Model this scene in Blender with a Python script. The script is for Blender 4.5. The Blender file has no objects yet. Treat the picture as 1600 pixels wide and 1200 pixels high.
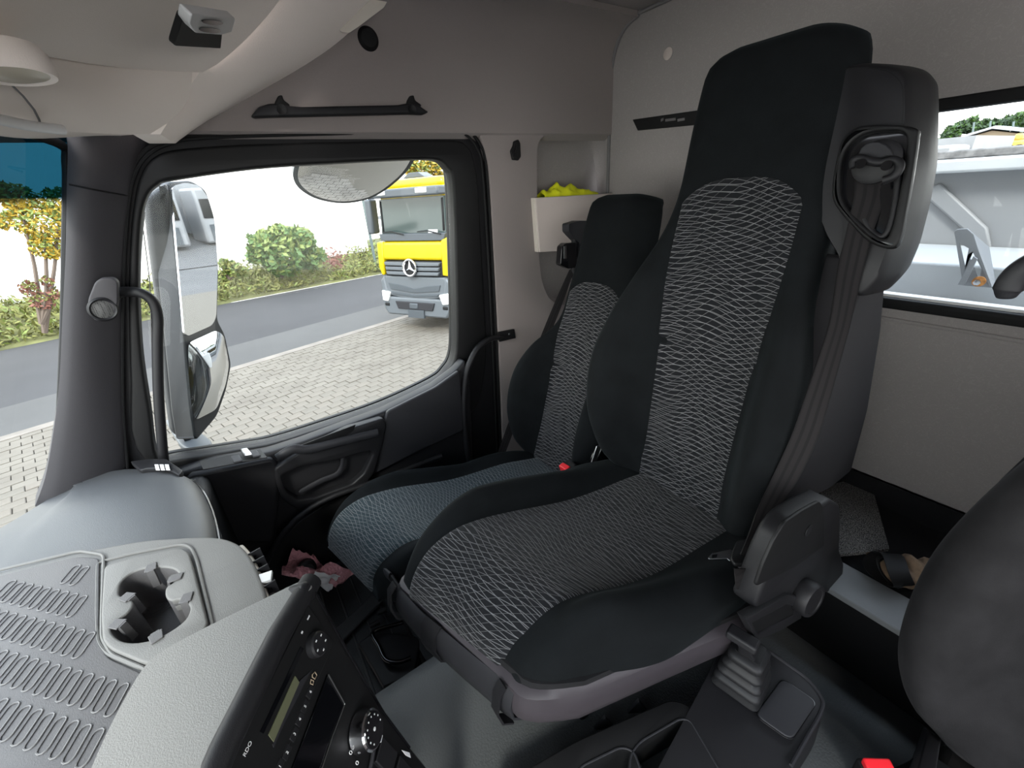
import bpy, bmesh, math, random
from mathutils import Vector, Matrix, noise
random.seed(7)
sc = bpy.context.scene
COL = sc.collection
R = math.radians
# ------------------------------------------------------------------ camera
F = 653.0
eY = Vector((-480, -270, F)).normalized()
_d = Vector((100, 1400, F)).normalized(); _d = (_d - eY * eY.dot(_d)).normalized()
eZ = -_d; eX = eY.cross(eZ)
CAM = Vector((0, 0, 1.35))
right = Vector((eX.x, eY.x, eZ.x)); down = Vector((eX.y, eY.y, eZ.y)); fwd = Vector((eX.z, eY.z, eZ.z))
cam = bpy.data.objects.new('camera', bpy.data.cameras.new('camera')); COL.objects.link(cam)
m = Matrix((right, -down, -fwd)).transposed().to_4x4(); m.translation = CAM
cam.matrix_world = m
cam.data.sensor_width = 36; cam.data.lens = 36 * F / 1600; cam.data.clip_start = 0.02; cam.data.clip_end = 500
sc.camera = cam
# ------------------------------------------------------------------ sky, sun, exposure
w = bpy.data.worlds.new('world'); sc.world = w; w.use_nodes = True
nt = w.node_tree; nt.nodes.clear()
wo = nt.nodes.new('ShaderNodeOutputWorld'); bg = nt.nodes.new('ShaderNodeBackground')
tc = nt.nodes.new('ShaderNodeTexCoord'); sx = nt.nodes.new('ShaderNodeSeparateXYZ'); cr = nt.nodes.new('ShaderNodeValToRGB')
nt.links.new(tc.outputs['Generated'], sx.inputs[0]); nt.links.new(sx.outputs['Z'], cr.inputs[0])
cr.color_ramp.elements[0].color = (1.0, 0.985, 0.96, 1); cr.color_ramp.elements[0].position = 0.0
cr.color_ramp.elements[1].color = (0.72, 0.82, 1.0, 1); cr.color_ramp.elements[1].position = 0.9
nt.links.new(cr.outputs[0], bg.inputs[0]); bg.inputs[1].default_value = 3.0
nt.links.new(bg.outputs[0], wo.inputs[0])
sun = bpy.data.lights.new('sun', 'SUN'); sun.energy = 2.0; sun.angle = R(12); sun.color = (1, .96, .9)
so = bpy.data.objects.new('sun', sun); COL.objects.link(so)
so.rotation_euler = Vector((0.60, 0.62, -0.75)).to_track_quat('-Z', 'Y').to_euler()   # light travels from front/driver side
sc.view_settings.view_transform = 'Standard'; sc.view_settings.look = 'None'
sc.view_settings.exposure = 1.0; sc.view_settings.gamma = 1; sc.view_settings.use_curve_mapping = False
sc.cycles.max_bounces = 10; sc.cycles.transparent_max_bounces = 16; sc.cycles.diffuse_bounces = 6
sc.cycles.sample_clamp_indirect = 6

# ------------------------------------------------------------------ projection helper: a pixel's ray met with a real plane
def ray(px, py):
    return (right * ((px - 800) / F) + down * ((py - 600) / F) + fwd)
def U(px, py, ax, v):
    r = ray(px, py); i = 'xyz'.index(ax); t = (v - CAM[i]) / r[i]
    return CAM + r * t
def UP(px, py, p0, n):
    r = ray(px, py); t = (p0 - CAM).dot(n) / r.dot(n); return CAM + r * t

# ------------------------------------------------------------------ materials
MATS = {}
class G:
    def __init__(s, name):
        s.m = bpy.data.materials.new(name); s.m.use_nodes = True; s.t = s.m.node_tree; s.t.nodes.clear()
        s.out = s.n('ShaderNodeOutputMaterial'); s.p = s.n('ShaderNodeBsdfPrincipled'); s.l(s.p.outputs[0], s.out.inputs[0])
    def n(s, k): return s.t.nodes.new(k)
    def l(s, a, b): s.t.links.new(a, b)
    def math(s, op, a, b=None, c=None):
        x = s.n('ShaderNodeMath'); x.operation = op
        for i, v in enumerate((a, b, c)):
            if v is None: continue
            if isinstance(v, (int, float)): x.inputs[i].default_value = v
            else: s.l(v, x.inputs[i])
        return x.outputs[0]
    def noise(s, scale, detail=3, vec=None, rough=.5):
        x = s.n('ShaderNodeTexNoise'); x.inputs['Scale'].default_value = scale; x.inputs['Detail'].default_value = detail
        x.inputs['Roughness'].default_value = rough
        if vec is None:
            tc = s.n('ShaderNodeTexCoord'); vec = tc.outputs['Object']
        s.l(vec, x.inputs['Vector']); return x.outputs['Fac']
    def mix(s, fac, a, b):
        x = s.n('ShaderNodeMix'); x.data_type = 'RGBA'
        if isinstance(fac, (int, float)): x.inputs[0].default_value = fac
        else: s.l(fac, x.inputs[0])
        for i, v in ((6, a), (7, b)):
            if isinstance(v, tuple): x.inputs[i].default_value = (*v, 1)
            else: s.l(v, x.inputs[i])
        return x.outputs[2]
    def ramp(s, fac, lo, hi):
        x = s.n('ShaderNodeMapRange'); x.inputs[1].default_value = lo; x.inputs[2].default_value = hi; s.l(fac, x.inputs[0]); return x.outputs[0]
    def bump(s, h, strength, dist=.001):
        b = s.n('ShaderNodeBump'); b.inputs['Strength'].default_value = strength; b.inputs['Distance'].default_value = dist
        s.l(h, b.inputs['Height']); s.l(b.outputs[0], s.p.inputs['Normal'])
    def set(s, **k):
        for a, v in k.items():
            i = s.p.inputs[a.replace('_', ' ')]
            if isinstance(v, tuple): v = (*v, 1)
            i.default_value = v
        return s
def plain(name, col, rough=.5, metal=0, grain=None, gs=.3, var=None, spec=.5):
    g = G(name); g.set(Base_Color=col, Roughness=rough, Metallic=metal); g.p.inputs['Specular IOR Level'].default_value = spec
    if grain: g.bump(g.noise(grain, 2), gs)
    if var:
        sc_, amt = var
        f = g.ramp(g.noise(sc_, 5), .35, .65)
        g.l(g.mix(f, tuple(c * (1 - amt) for c in col), tuple(min(1, c * (1 + amt)) for c in col)), g.p.inputs['Base Color'])
    MATS[name] = g.m; return g.m
plain('plastic_black', (.0065, .0065, .007), .55, grain=900, gs=.15, spec=.3)
plain('plastic_dark', (.0115, .0113, .0128), .5, grain=900, gs=.2, spec=.3)
plain('plastic_mid', (.021, .021, .024), .5, grain=900, gs=.2, spec=.3)
plain('plastic_pillar', (.040, .038, .042), .6, grain=700, gs=.25, spec=.3)
plain('plastic_lilac', (.042, .036, .041), .45, grain=900, gs=.15, spec=.3)
plain('plastic_tray', (.084, .081, .083), .55, grain=600, gs=.35)
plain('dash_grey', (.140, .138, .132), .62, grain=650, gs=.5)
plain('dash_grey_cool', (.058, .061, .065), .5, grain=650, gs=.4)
plain('mat_groove', (.14, .138, .14), .55, grain=500, gs=.3)
plain('gloss_black', (.006, .006, .007), .12)
plain('screen_black', (.003, .003, .004), .08)
plain('rubber', (.005, .005, .0055), .7, spec=.3)
plain('rubber_bellows', (.012, .012, .013), .5, grain=400, gs=.1, spec=.3)
plain('floor_mat', (.034, .036, .037), .6, grain=260, gs=.8)
plain('tunnel_mat', (.052, .056, .058), .65, grain=240, gs=1.0)
plain('chrome', (.75, .75, .77), .12, 1)
plain('steel', (.45, .45, .46), .3, 1)
plain('mirror', (.88, .90, .92), .015, 1)
plain('cream_plastic', (.62, .57, .50), .5)
plain('white_plastic', (.66, .66, .66), .4)
plain('lens_frost', (.50, .45, .36), .25)
plain('red_plastic', (.75, .02, .03), .35)
plain('label_white', (.75, .75, .75), .5)
plain('lcd', (.12, .125, .075), .25)
plain('hood_grey_lit', (.205, .202, .193), .62, grain=650, gs=.5)  # dash plastic again, the brighter light on the hood put into its colour
plain('side_cloth', (.026, .025, .027), .95, grain=600, gs=.4, spec=.1)
plain('board_grey', (.20, .203, .207), .55, grain=300, gs=.3)
plain('box_fabric', (.52, .455, .42), .9, grain=500, gs=.3)
plain('truck_yellow', (.42, .31, .0), .25)
plain('truck_grey', (.05, .058, .066), .45)
plain('truck_grey_light', (.085, .095, .105), .45)
plain('lamp_white', (.8, .8, .78), .15)
plain('tyre', (.012, .012, .012), .8)
plain('render_white', (.95, .93, .88), .9, var=(.6, .03))
plain('tipper_white', (.21, .215, .22), .45, var=(3, .05))
plain('tipper_dirty', (.17, .165, .16), .8, grain=120, gs=1.0, var=(30, .35))
plain('tipper_bright', (.42, .43, .43), .4, var=(4, .04))
plain('rust', (.45, .19, .05), .8, var=(80, .4))
plain('asphalt', (.036, .035, .037), .9, grain=60, gs=.5, var=(.5, .12))
plain('asphalt_light', (.062, .060, .058), .9, grain=60, gs=.5, var=(.6, .1))
plain('kerb', (.16, .14, .12), .9, var=(3, .15))
plain('joint_sand', (.09, .078, .06), 1)
plain('soil', (.10, .10, .035), 1, var=(1.5, .4))
plain('leaf_green', (.05, .105, .016), .6); plain('leaf_light', (.15, .19, .04), .6)
plain('leaf_yellow', (.36, .24, .02), .6); plain('leaf_olive', (.14, .14, .03), .7); plain('leaf_red', (.16, .06, .04), .7); plain('leaf_dark', (.03, .055, .022), .7)
plain('bark', (.12, .09, .07), .9); plain('pole_grey', (.10, .13, .13), .5)
plain('hill', (.05, .075, .03), 1, var=(.3, .4)); plain('far_wall', (.32, .25, .17), .9); plain('far_roof', (.34, .35, .37), .6)
plain('orange_paint', (.42, .10, .02), .5); plain('tarp_green', (.045, .24, .13), .6); plain('yellow_paint', (.45, .30, .06), .5)
plain('leather_glove', (.20, .13, .08), .75, grain=200, gs=.6, var=(30, .35)); plain('vest_neon', (.93, .97, .02), .6)
plain('carpet_black', (.006, .006, .007), 1, grain=500, gs=.6)
def mk_speckle():
    g = G('carpet_speckle'); f = g.ramp(g.noise(420, 1), .42, .62)
    g.l(g.mix(f, (.018, .018, .018), (.24, .225, .21)), g.p.inputs['Base Color']); g.set(Roughness=1.0); g.bump(g.noise(420, 1), .8, .002); MATS['carpet_speckle'] = g.m
mk_speckle()
def mk_liner(name, a, b, scale):
    g = G(name); tc = g.n('ShaderNodeTexCoord')
    v = g.n('ShaderNodeTexNoise'); v.inputs['Scale'].default_value = scale; v.inputs['Detail'].default_value = 2; v.inputs['Distortion'].default_value = 1.6
    g.l(tc.outputs['Object'], v.inputs['Vector'])
    band = g.math('ABSOLUTE', g.math('SUBTRACT', v.outputs['Fac'], .5)); f = g.ramp(band, .0, .035)
    g.l(g.mix(f, a, b), g.p.inputs['Base Color']); g.set(Roughness=.95); g.p.inputs['Sheen Weight'].default_value = .15
    g.bump(g.noise(700, 2), .35); MATS[name] = g.m
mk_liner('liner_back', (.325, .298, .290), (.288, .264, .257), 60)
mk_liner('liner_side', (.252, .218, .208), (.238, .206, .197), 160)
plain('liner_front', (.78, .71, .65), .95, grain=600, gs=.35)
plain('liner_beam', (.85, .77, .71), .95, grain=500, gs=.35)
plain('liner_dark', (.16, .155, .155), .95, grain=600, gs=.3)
def mk_velvet(name, col, tint):
    g = G(name); g.set(Base_Color=col, Roughness=.95); g.p.inputs['Specular IOR Level'].default_value = .15
    g.p.inputs['Sheen Weight'].default_value = .045; g.p.inputs['Sheen Roughness'].default_value = .35; g.p.inputs['Sheen Tint'].default_value = (*tint, 1)
    g.bump(g.noise(900, 2), .4)
    f = g.ramp(g.noise(14, 6, rough=.7), .3, .75); g.l(g.mix(f, col, tuple(c * 1.9 for c in col)), g.p.inputs['Base Color'])
    MATS[name] = g.m
mk_velvet('velvet', (.0032, .0039, .0044), (.3, .42, .46))
mk_velvet('velvet_grey', (.010, .0098, .0105), (.5, .5, .52))
def mk_weave(name, base):
    g = G(name); uv = g.n('ShaderNodeUVMap'); s = g.n('ShaderNodeSeparateXYZ'); g.l(uv.outputs[0], s.inputs[0])
    u, v = s.outputs[0], s.outputs[1]
    def fam(period, slope, amp, k, ph, wid, nscale, namp):
        wv = g.math('SINE', g.math('ADD', g.math('MULTIPLY', u, k), g.math('MULTIPLY', v, k * .55 + ph)))
        w2 = g.math('SINE', g.math('ADD', g.math('MULTIPLY', u, k * 2.3), g.math('MULTIPLY', v, -k * .8 + ph)))
        a = g.math('ADD', v, g.math('MULTIPLY', wv, amp)); a = g.math('ADD', a, g.math('MULTIPLY', w2, amp * .35))
        a = g.math('ADD', a, g.math('MULTIPLY', u, slope))
        nn = g.math('SUBTRACT', g.noise(nscale, 1, uv.outputs[0]), .5); a = g.math('ADD', a, g.math('MULTIPLY', nn, namp))
        fr = g.math('FRACT', g.math('DIVIDE', a, period)); d = g.math('ABSOLUTE', g.math('SUBTRACT', fr, .5))
        r = g.n('ShaderNodeMapRange'); r.inputs[1].default_value = wid; r.inputs[2].default_value = wid * .35; g.l(d, r.inputs[0]); return r.outputs[0]
    a = fam(.0125, .16, .009, 20, 9, .062, 3.2, .045); b = fam(.0130, -.14, .011, 17, -11, .062, 2.6, .055)
    c = fam(.024, .80, .016, 12, 3, .030, 3, .04)
    mk = g.math('MAXIMUM', g.math('MAXIMUM', a, b), g.math('MULTIPLY', c, .8))
    tc = g.noise(30, 2, uv.outputs[0]); dash = g.ramp(tc, .2, .6)
    mk = g.math('MULTIPLY', mk, g.math('ADD', g.math('MULTIPLY', dash, .5), .5))
    g.l(g.mix(mk, base, (.17, .17, .175)), g.p.inputs['Base Color']); g.set(Roughness=.9); g.p.inputs['Specular IOR Level'].default_value = .15
    g.p.inputs['Sheen Weight'].default_value = .15; g.bump(mk, .4, .001); MATS[name] = g.m
mk_weave('weave', (.0045, .005, .0065)); mk_weave('weave_window_lit', (.016, .027, .032))  # second fabric is the same weave with window light tinted in as teal
def mk_belt():
    g = G('webbing'); uv = g.n('ShaderNodeUVMap'); s = g.n('ShaderNodeSeparateXYZ'); g.l(uv.outputs[0], s.inputs[0])
    e = g.math('ABSOLUTE', g.math('SUBTRACT', s.outputs[0], .5)); f = g.math('FRACT', g.math('MULTIPLY', s.outputs[0], 3.0)); st = g.ramp(g.math('ABSOLUTE', g.math('SUBTRACT', f, .5)), .28, .36)
    g.l(g.mix(st, (.012, .0105, .011), (.006, .0055, .006)), g.p.inputs['Base Color']); g.set(Roughness=.8); g.p.inputs['Specular IOR Level'].default_value = .2; MATS['webbing'] = g.m
mk_belt()
def mk_glass(name, tint=(1, 1, 1), band=None, refl=.06):
    g = G(name); g.t.nodes.remove(g.p)
    tr = g.n('ShaderNodeBsdfTransparent'); gl = g.n('ShaderNodeBsdfGlossy'); gl.inputs['Roughness'].default_value = .0
    mx = g.n('ShaderNodeMixShader'); fr = g.n('ShaderNodeLayerWeight'); fr.inputs[0].default_value = .5
    g.l(g.math('MULTIPLY_ADD', g.math('POWER', fr.outputs['Facing'], 4.5), .5, .012), mx.inputs[0]); g.l(tr.outputs[0], mx.inputs[1]); g.l(gl.outputs[0], mx.inputs[2]); g.l(mx.outputs[0], g.out.inputs[0])
    tr.inputs[0].default_value = (*tint, 1)
    if band:
        tc = g.n('ShaderNodeTexCoord'); s = g.n('ShaderNodeSeparateXYZ'); g.l(tc.outputs['Object'], s.inputs[0])
        f = g.n('ShaderNodeMapRange'); f.inputs[1].default_value = band[0]; f.inputs[2].default_value = band[1]; g.l(s.outputs[2], f.inputs[0])
        g.l(g.mix(f.outputs[0], tint, band[2]), tr.inputs[0])
    MATS[name] = g.m
mk_glass('glass_side', (.95, .97, .96)); mk_glass('glass_rear', (.93, .95, .94)); 
mk_glass('glass_front', (.93, .97, .95), (1.385, 1.40, (.004, .030, .050)))
plain('glass_truck', (.035, .05, .048), .06); plain('mirror_shell', (.016, .018, .021), .45)  # truck glass: teal reflection of trees put into the base colour
def mk_wrap():
    g = G('bubble_wrap'); tc = g.n('ShaderNodeTexCoord'); v = g.n('ShaderNodeTexVoronoi'); v.inputs['Scale'].default_value = 110; g.l(tc.outputs['Object'], v.inputs['Vector'])
    g.set(Base_Color=(.80, .38, .42), Roughness=.2, Transmission_Weight=.25); g.bump(v.outputs['Distance'], 1.0, .004); MATS['bubble_wrap'] = g.m
mk_wrap()
def mk_speaker():
    g = G('speaker_mesh'); tc = g.n('ShaderNodeTexCoord'); v = g.n('ShaderNodeTexVoronoi'); v.inputs['Scale'].default_value = 260; v.inputs['Randomness'].default_value = .1
    g.l(tc.outputs['Object'], v.inputs['Vector']); f = g.ramp(v.outputs['Distance'], .25, .45)
    g.l(g.mix(f, (.004, .004, .004), (.09, .09, .09)), g.p.inputs['Base Color']); g.set(Roughness=.5); MATS['speaker_mesh'] = g.m
mk_speaker()
def mk_paver():
    g = G('paver'); oi = g.n('ShaderNodeObjectInfo'); f = g.ramp(g.noise(2.2, 5), .3, .7)
    c = g.mix(f, (.098, .086, .070), (.138, .124, .102)); g.l(g.mix(g.math('MULTIPLY', oi.outputs['Random'], .35), c, (.16, .135, .11)), g.p.inputs['Base Color'])
    g.set(Roughness=.95); g.bump(g.noise(90, 3), .5, .003); MATS['paver'] = g.m
mk_paver()
M = MATS

# ------------------------------------------------------------------ object helpers
def finish(me, sharp=40):
    for p in me.polygons: p.use_smooth = True
    try: me.set_sharp_from_angle(angle=R(sharp))
    except Exception: pass
def obj(name, me, mat, parent=None, label=None, kind=None, bevel=0, seg=2, sharp=40, sub=0):
    me.name = name
    finish(me, sharp)
    if mat is not None:
        me.materials.clear(); me.materials.append(M[mat])
    o = bpy.data.objects.new(name, me); COL.objects.link(o)
    if parent is not None:
        o.parent = parent; o.matrix_parent_inverse = base_matrix(parent).inverted()
    if label: o['label'] = label
    if kind: o['kind'] = kind
    if bevel:
        b = o.modifiers.new('bevel', 'BEVEL'); b.width = bevel; b.segments = seg; b.limit_method = 'ANGLE'; b.angle_limit = R(35); b.harden_normals = False
    if sub:
        s = o.modifiers.new('sub', 'SUBSURF'); s.levels = sub; s.render_levels = sub
    return o
def base_matrix(p):
    mm = Matrix.Translation(p.location)
    return mm
def thing(name, label, cat, loc=(0, 0, 0), group=None):
    o = bpy.data.objects.new(name, None); o.empty_display_size = .05; COL.objects.link(o); o.location = loc
    o['label'] = label; o['category'] = cat
    if group: o['group'] = group
    return o
def tag(o, label, cat, group=None):
    o['label'] = label; o['category'] = cat
    if group: o['group'] = group
    return o
def struct(o): o['kind'] = 'structure'; return o
def child(name, me, mat, parent, **k):     # child of a mesh parent standing at the origin
    return obj(name, me, mat, parent, **k)
def me_from(verts, faces):
    me = bpy.data.meshes.new('m'); me.from_pydata([tuple(v) for v in verts], [], faces); me.validate(); return me
def bm_me(bm):
    bmesh.ops.recalc_face_normals(bm, faces=bm.faces); me = bpy.data.meshes.new('m'); bm.to_mesh(me); bm.free(); return me
def join(*ms):
    bm = bmesh.new()
    for x in ms: bm.from_mesh(x)
    me = bpy.data.meshes.new('m'); bm.to_mesh(me); bm.free(); return me
def box(x0, x1, y0, y1, z0, z1):
    v = [(x, y, z) for x in (x0, x1) for y in (y0, y1) for z in (z0, z1)]
    return me_from(v, [(0, 1, 3, 2), (4, 6, 7, 5), (0, 4, 5, 1), (2, 3, 7, 6), (0, 2, 6, 4), (1, 5, 7, 3)])
def obox(c, ax, ay, az):     # box centred at c with half-axis vectors
    c, ax, ay, az = map(Vector, (c, ax, ay, az))
    v = [c + ax * i + ay * j + az * k for i in (-1, 1) for j in (-1, 1) for k in (-1, 1)]
    bm = bmesh.new(); vs = [bm.verts.new(p) for p in v]
    for f in [(0, 1, 3, 2), (4, 6, 7, 5), (0, 4, 5, 1), (2, 3, 7, 6), (0, 2, 6, 4), (1, 5, 7, 3)]: bm.faces.new([vs[i] for i in f])
    return bm_me(bm)
def grid(rows, cu=False, capu=False, uv=None):
    """rows of points -> surface; cu closes each row; capu caps the first and last row."""
    n = len(rows[0]); bm = bmesh.new(); vv = [[bm.verts.new(p) for p in r] for r in rows]
    uvl = bm.loops.layers.uv.new('UVMap') if uv else None
    m_ = n if cu else n - 1
    for i in range(len(rows) - 1):
        for j in range(m_):
            k = (j + 1) % n
            try: f = bm.faces.new((vv[i][j], vv[i][k], vv[i + 1][k], vv[i + 1][j]))
            except ValueError: continue
            if uv:
                for lp, (a, b) in zip(f.loops, ((i, j), (i, k), (i + 1, k), (i + 1, j))): lp[uvl].uv = uv[a][b]
    if capu:
        for r in (vv[0], vv[-1]):
            try: bm.faces.new(r)
            except ValueError: pass
    if cu and capu: bmesh.ops.recalc_face_normals(bm, faces=bm.faces)
    me = bpy.data.meshes.new('m'); bm.to_mesh(me); bm.free(); return me
def solid(me, t, up=None):       # gives a surface thickness along its vertex normals
    bm = bmesh.new(); bm.from_mesh(me); bmesh.ops.recalc_face_normals(bm, faces=bm.faces)
    g = bmesh.ops.solidify(bm, geom=bm.faces[:], thickness=t); 
    return bm_me(bm)
def catmull(pts, n=6, closed=False):
    pts = [Vector(p) for p in pts]; out = []; L = len(pts)
    rng = range(L) if closed else range(L - 1)
    for i in rng:
        if closed: p0, p1, p2, p3 = pts[i - 1], pts[i], pts[(i + 1) % L], pts[(i + 2) % L]
        else: p0, p1, p2, p3 = pts[max(i - 1, 0)], pts[i], pts[i + 1], pts[min(i + 2, L - 1)]
        for k in range(n):
            t = k / n
            out.append(.5 * ((2 * p1) + (p2 - p0) * t + (2 * p0 - 5 * p1 + 4 * p2 - p3) * t * t + (3 * p1 - p0 - 3 * p2 + p3) * t ** 3))
    if not closed: out.append(pts[-1])
    return out
def rounded(pts, r, n=5):          # polygon corners rounded (closed)
    pts = [Vector(p) for p in pts]; out = []; L = len(pts)
    rr = r if isinstance(r, (list, tuple)) else [r] * L
    for i in range(L):
        p, a, b = pts[i], pts[i - 1], pts[(i + 1) % L]
        ra = min(rr[i], (a - p).length * .48, (b - p).length * .48)
        if ra < 1e-6: out.append(p); continue
        s = p + (a - p).normalized() * ra; e = p + (b - p).normalized() * ra
        for k in range(n + 1):
            t = k / n; out.append((1 - t) ** 2 * s + 2 * t * (1 - t) * p + t * t * e)
    return out
def tube(pts, r, n=12, closed=False, flat=None, caps=True):
    pts = [Vector(p) for p in pts]; L = len(pts); rs = r if isinstance(r, (list, tuple)) else [r] * L
    rows = []; prev = None
    for i, p in enumerate(pts):
        if closed: t = pts[(i + 1) % L] - pts[i - 1]
        else: t = pts[min(i + 1, L - 1)] - pts[max(i - 1, 0)]
        t.normalize()
        if prev is None:
            a = Vector((0, 0, 1)) if abs(t.z) < .9 else Vector((1, 0, 0)); u = t.cross(a).normalized()
        else:
            u = (prev - t * prev.dot(t)).normalized()
        prev = u; v = t.cross(u)
        if flat: rows.append([p + u * math.cos(2 * math.pi * k / n) * rs[i] * flat[0] + v * math.sin(2 * math.pi * k / n) * rs[i] * flat[1] for k in range(n)])
        else: rows.append([p + (u * math.cos(2 * math.pi * k / n) + v * math.sin(2 * math.pi * k / n)) * rs[i] for k in range(n)])
    if closed: rows.append(rows[0])
    me = grid(rows, cu=True, capu=caps and not closed)
    if closed:
        bm = bmesh.new(); bm.from_mesh(me); bmesh.ops.remove_doubles(bm, verts=bm.verts, dist=1e-6); return bm_me(bm)
    return me
def prism(outline, vec):           # planar 3-D outline extruded by vec
    outline = [Vector(p) for p in outline]; vec = Vector(vec); n = len(outline)
    bm = bmesh.new(); a = [bm.verts.new(p) for p in outline]; b = [bm.verts.new(p + vec) for p in outline]
    bm.faces.new(a); bm.faces.new(b[::-1])
    for i in range(n): bm.faces.new((a[i], b[i], b[(i + 1) % n], a[(i + 1) % n]))
    return bm_me(bm)
def plate(outline, holes, thick, bevel=.002, frame=None, res=2):
    """flat plate with holes: 2-D points in a frame (origin, u, v); thickness centred on the plane along u x v."""
    cu = bpy.data.curves.new('c', 'CURVE'); cu.dimensions = '2D'; cu.fill_mode = 'BOTH'; cu.extrude = max(thick / 2 - bevel, 1e-4); cu.bevel_depth = bevel; cu.bevel_resolution = res; cu.offset = -bevel
    for pl in [outline] + list(holes):
        s = cu.splines.new('POLY'); s.points.add(len(pl) - 1); s.use_cyclic_u = True
        for q, p in zip(s.points, pl): q.co = (p[0], p[1], 0, 1)
    o = bpy.data.objects.new('tmp', cu); me = bpy.data.meshes.new_from_object(o); bpy.data.objects.remove(o); bpy.data.curves.remove(cu)
    bm = bmesh.new(); bm.from_mesh(me); bmesh.ops.remove_doubles(bm, verts=bm.verts, dist=1e-5); me2 = bpy.data.meshes.new('m')
    if frame:
        o_, u_, v_ = map(Vector, frame); n_ = u_.cross(v_)
        for q in bm.verts: q.co = o_ + u_ * q.co.x + v_ * q.co.y + n_ * q.co.z
    bmesh.ops.recalc_face_normals(bm, faces=bm.faces)
    bm.to_mesh(me2); bm.free(); return me2
def cyl(a, b, r, n=20, r2=None):
    return tube([a, b], [r, r if r2 is None else r2], n)
def lathe(prof, origin, axis, n=32):   # prof: (radius, along)
    axis = Vector(axis).normalized(); a = Vector((0, 0, 1)) if abs(axis.z) < .9 else Vector((1, 0, 0)); u = axis.cross(a).normalized(); v = axis.cross(u); o = Vector(origin)
    rows = [[o + axis * h + (u * math.cos(2 * math.pi * k / n) + v * math.sin(2 * math.pi * k / n)) * max(r, 1e-5) for k in range(n)] for r, h in prof]
    return grid(rows, cu=True, capu=True)
def ribbon(cs, ws, t=.0016, n=6):      # centre points and half-width vectors
    c = catmull(cs, n); w_ = catmull(ws, n); rows = []; uv = []; L = 0
    for i in range(len(c)):
        tan = (c[min(i + 1, len(c) - 1)] - c[max(i - 1, 0)]).normalized(); nn = tan.cross(w_[i]).normalized() * t
        if i: L += (c[i] - c[i - 1]).length
        a, b = c[i] - w_[i], c[i] + w_[i]
        rows.append([a + nn, c[i] + nn, b + nn, b - nn, c[i] - nn, a - nn]); uv.append([(0, L), (.5, L), (1, L), (1, L), (.5, L), (0, L)])
    return grid(rows, cu=True, capu=True, uv=uv)
def text_me(s, size, frame, thick=.0004, align='CENTER'):
    cu = bpy.data.curves.new('t', 'FONT'); cu.body = s; cu.size = size; cu.extrude = thick; cu.align_x = align; cu.align_y = 'CENTER'
    o = bpy.data.objects.new('tmp', cu); me = bpy.data.meshes.new_from_object(o); bpy.data.objects.remove(o); bpy.data.curves.remove(cu)
    o_, u_, v_ = map(Vector, frame); n_ = u_.cross(v_)
    for q in me.vertices: q.co = o_ + u_ * q.co.x + v_ * q.co.y + n_ * q.co.z
    return me
def ss(a, b, x):
    t = max(0., min(1., (x - a) / (b - a))); return t * t * (3 - 2 * t)
def interp(tab, x):
    if x <= tab[0][0]: return tab[0][1]
    for (a, p), (b, q) in zip(tab, tab[1:]):
        if x <= b:
            t = (x - a) / (b - a); t = t * t * (3 - 2 * t) if False else t; return p + (q - p) * t
    return tab[-1][1]
def interps(tab, x):    # smooth (catmull-like) interpolation
    n = len(tab)
    if x <= tab[0][0]: return tab[0][1]
    if x >= tab[-1][0]: return tab[-1][1]
    for i in range(n - 1):
        if x <= tab[i + 1][0]:
            x0, y0 = tab[i]; x1, y1 = tab[i + 1]; h = x1 - x0
            def sl(j):
                if j <= 0 or j >= n - 1: return (tab[min(j + 1, n - 1)][1] - tab[max(j - 1, 0)][1]) / max(1e-9, tab[min(j + 1, n - 1)][0] - tab[max(j - 1, 0)][0])
                return (tab[j + 1][1] - tab[j - 1][1]) / (tab[j + 1][0] - tab[j - 1][0])
            t = (x - x0) / h; a, b = sl(i) * h, sl(i + 1) * h
            return (2 * t ** 3 - 3 * t * t + 1) * y0 + (t ** 3 - 2 * t * t + t) * a + (-2 * t ** 3 + 3 * t * t) * y1 + (t ** 3 - t * t) * b
YW = 1.5      # inner face of the passenger side
XB = 1.56     # inner face of the back wall
def Y2(px, py, Y=YW): p = U(px, py, 'y', Y); return Vector((p.x, p.z))
FY = lambda Y: ((0, Y, 0), (1, 0, 0), (0, 0, 1))
def yplate(name, pxs, Y, thick, mat, parent=None, holes=(), bevel=.003, r=0, smooth=0, **k):
    """plate standing in a plane of constant Y, outlined through pixels of the photograph taken on that plane"""
    def ol(pl):
        q = [Y2(*p[:2], Y) for p in pl]
        if smooth: return catmull(q, smooth, True)
        return rounded(q, r) if r else q
    me = plate(ol(pxs), [ol(h) for h in holes], thick, bevel, FY(Y))
    return obj(name, me, mat, parent, **k)

#==PART2==
def inset(poly, k, c=None):
    c = c or sum(poly, Vector((0, 0))) / len(poly); return [c + (p - c) * k for p in poly]
# ================================================================== CAB SHELL
# ceiling and side liner: one cross-section swept along X (cab length)
prof = [(YW + .03, 1.535), (YW, 1.55), (YW, 1.70), (YW, 1.79)]
for k in range(1, 9):
    a = k / 8 * math.pi / 2; prof.append((YW - .14 + .14 * math.cos(a), 1.79 + .13 * math.sin(a)))
side_rows = [[(x, y, z) for y, z in prof] for x in (-.62, -.3, 0, .3, .6, .9, 1.2, 1.44, 1.5, XB - .01)]
o = obj('wall_right', solid(grid(side_rows), .02), 'liner_side'); struct(o)
o = obj('ceiling', box(.1, XB + .05, -1.02, YW - .02, 1.921, 1.95), 'liner_side'); struct(o)
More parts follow.
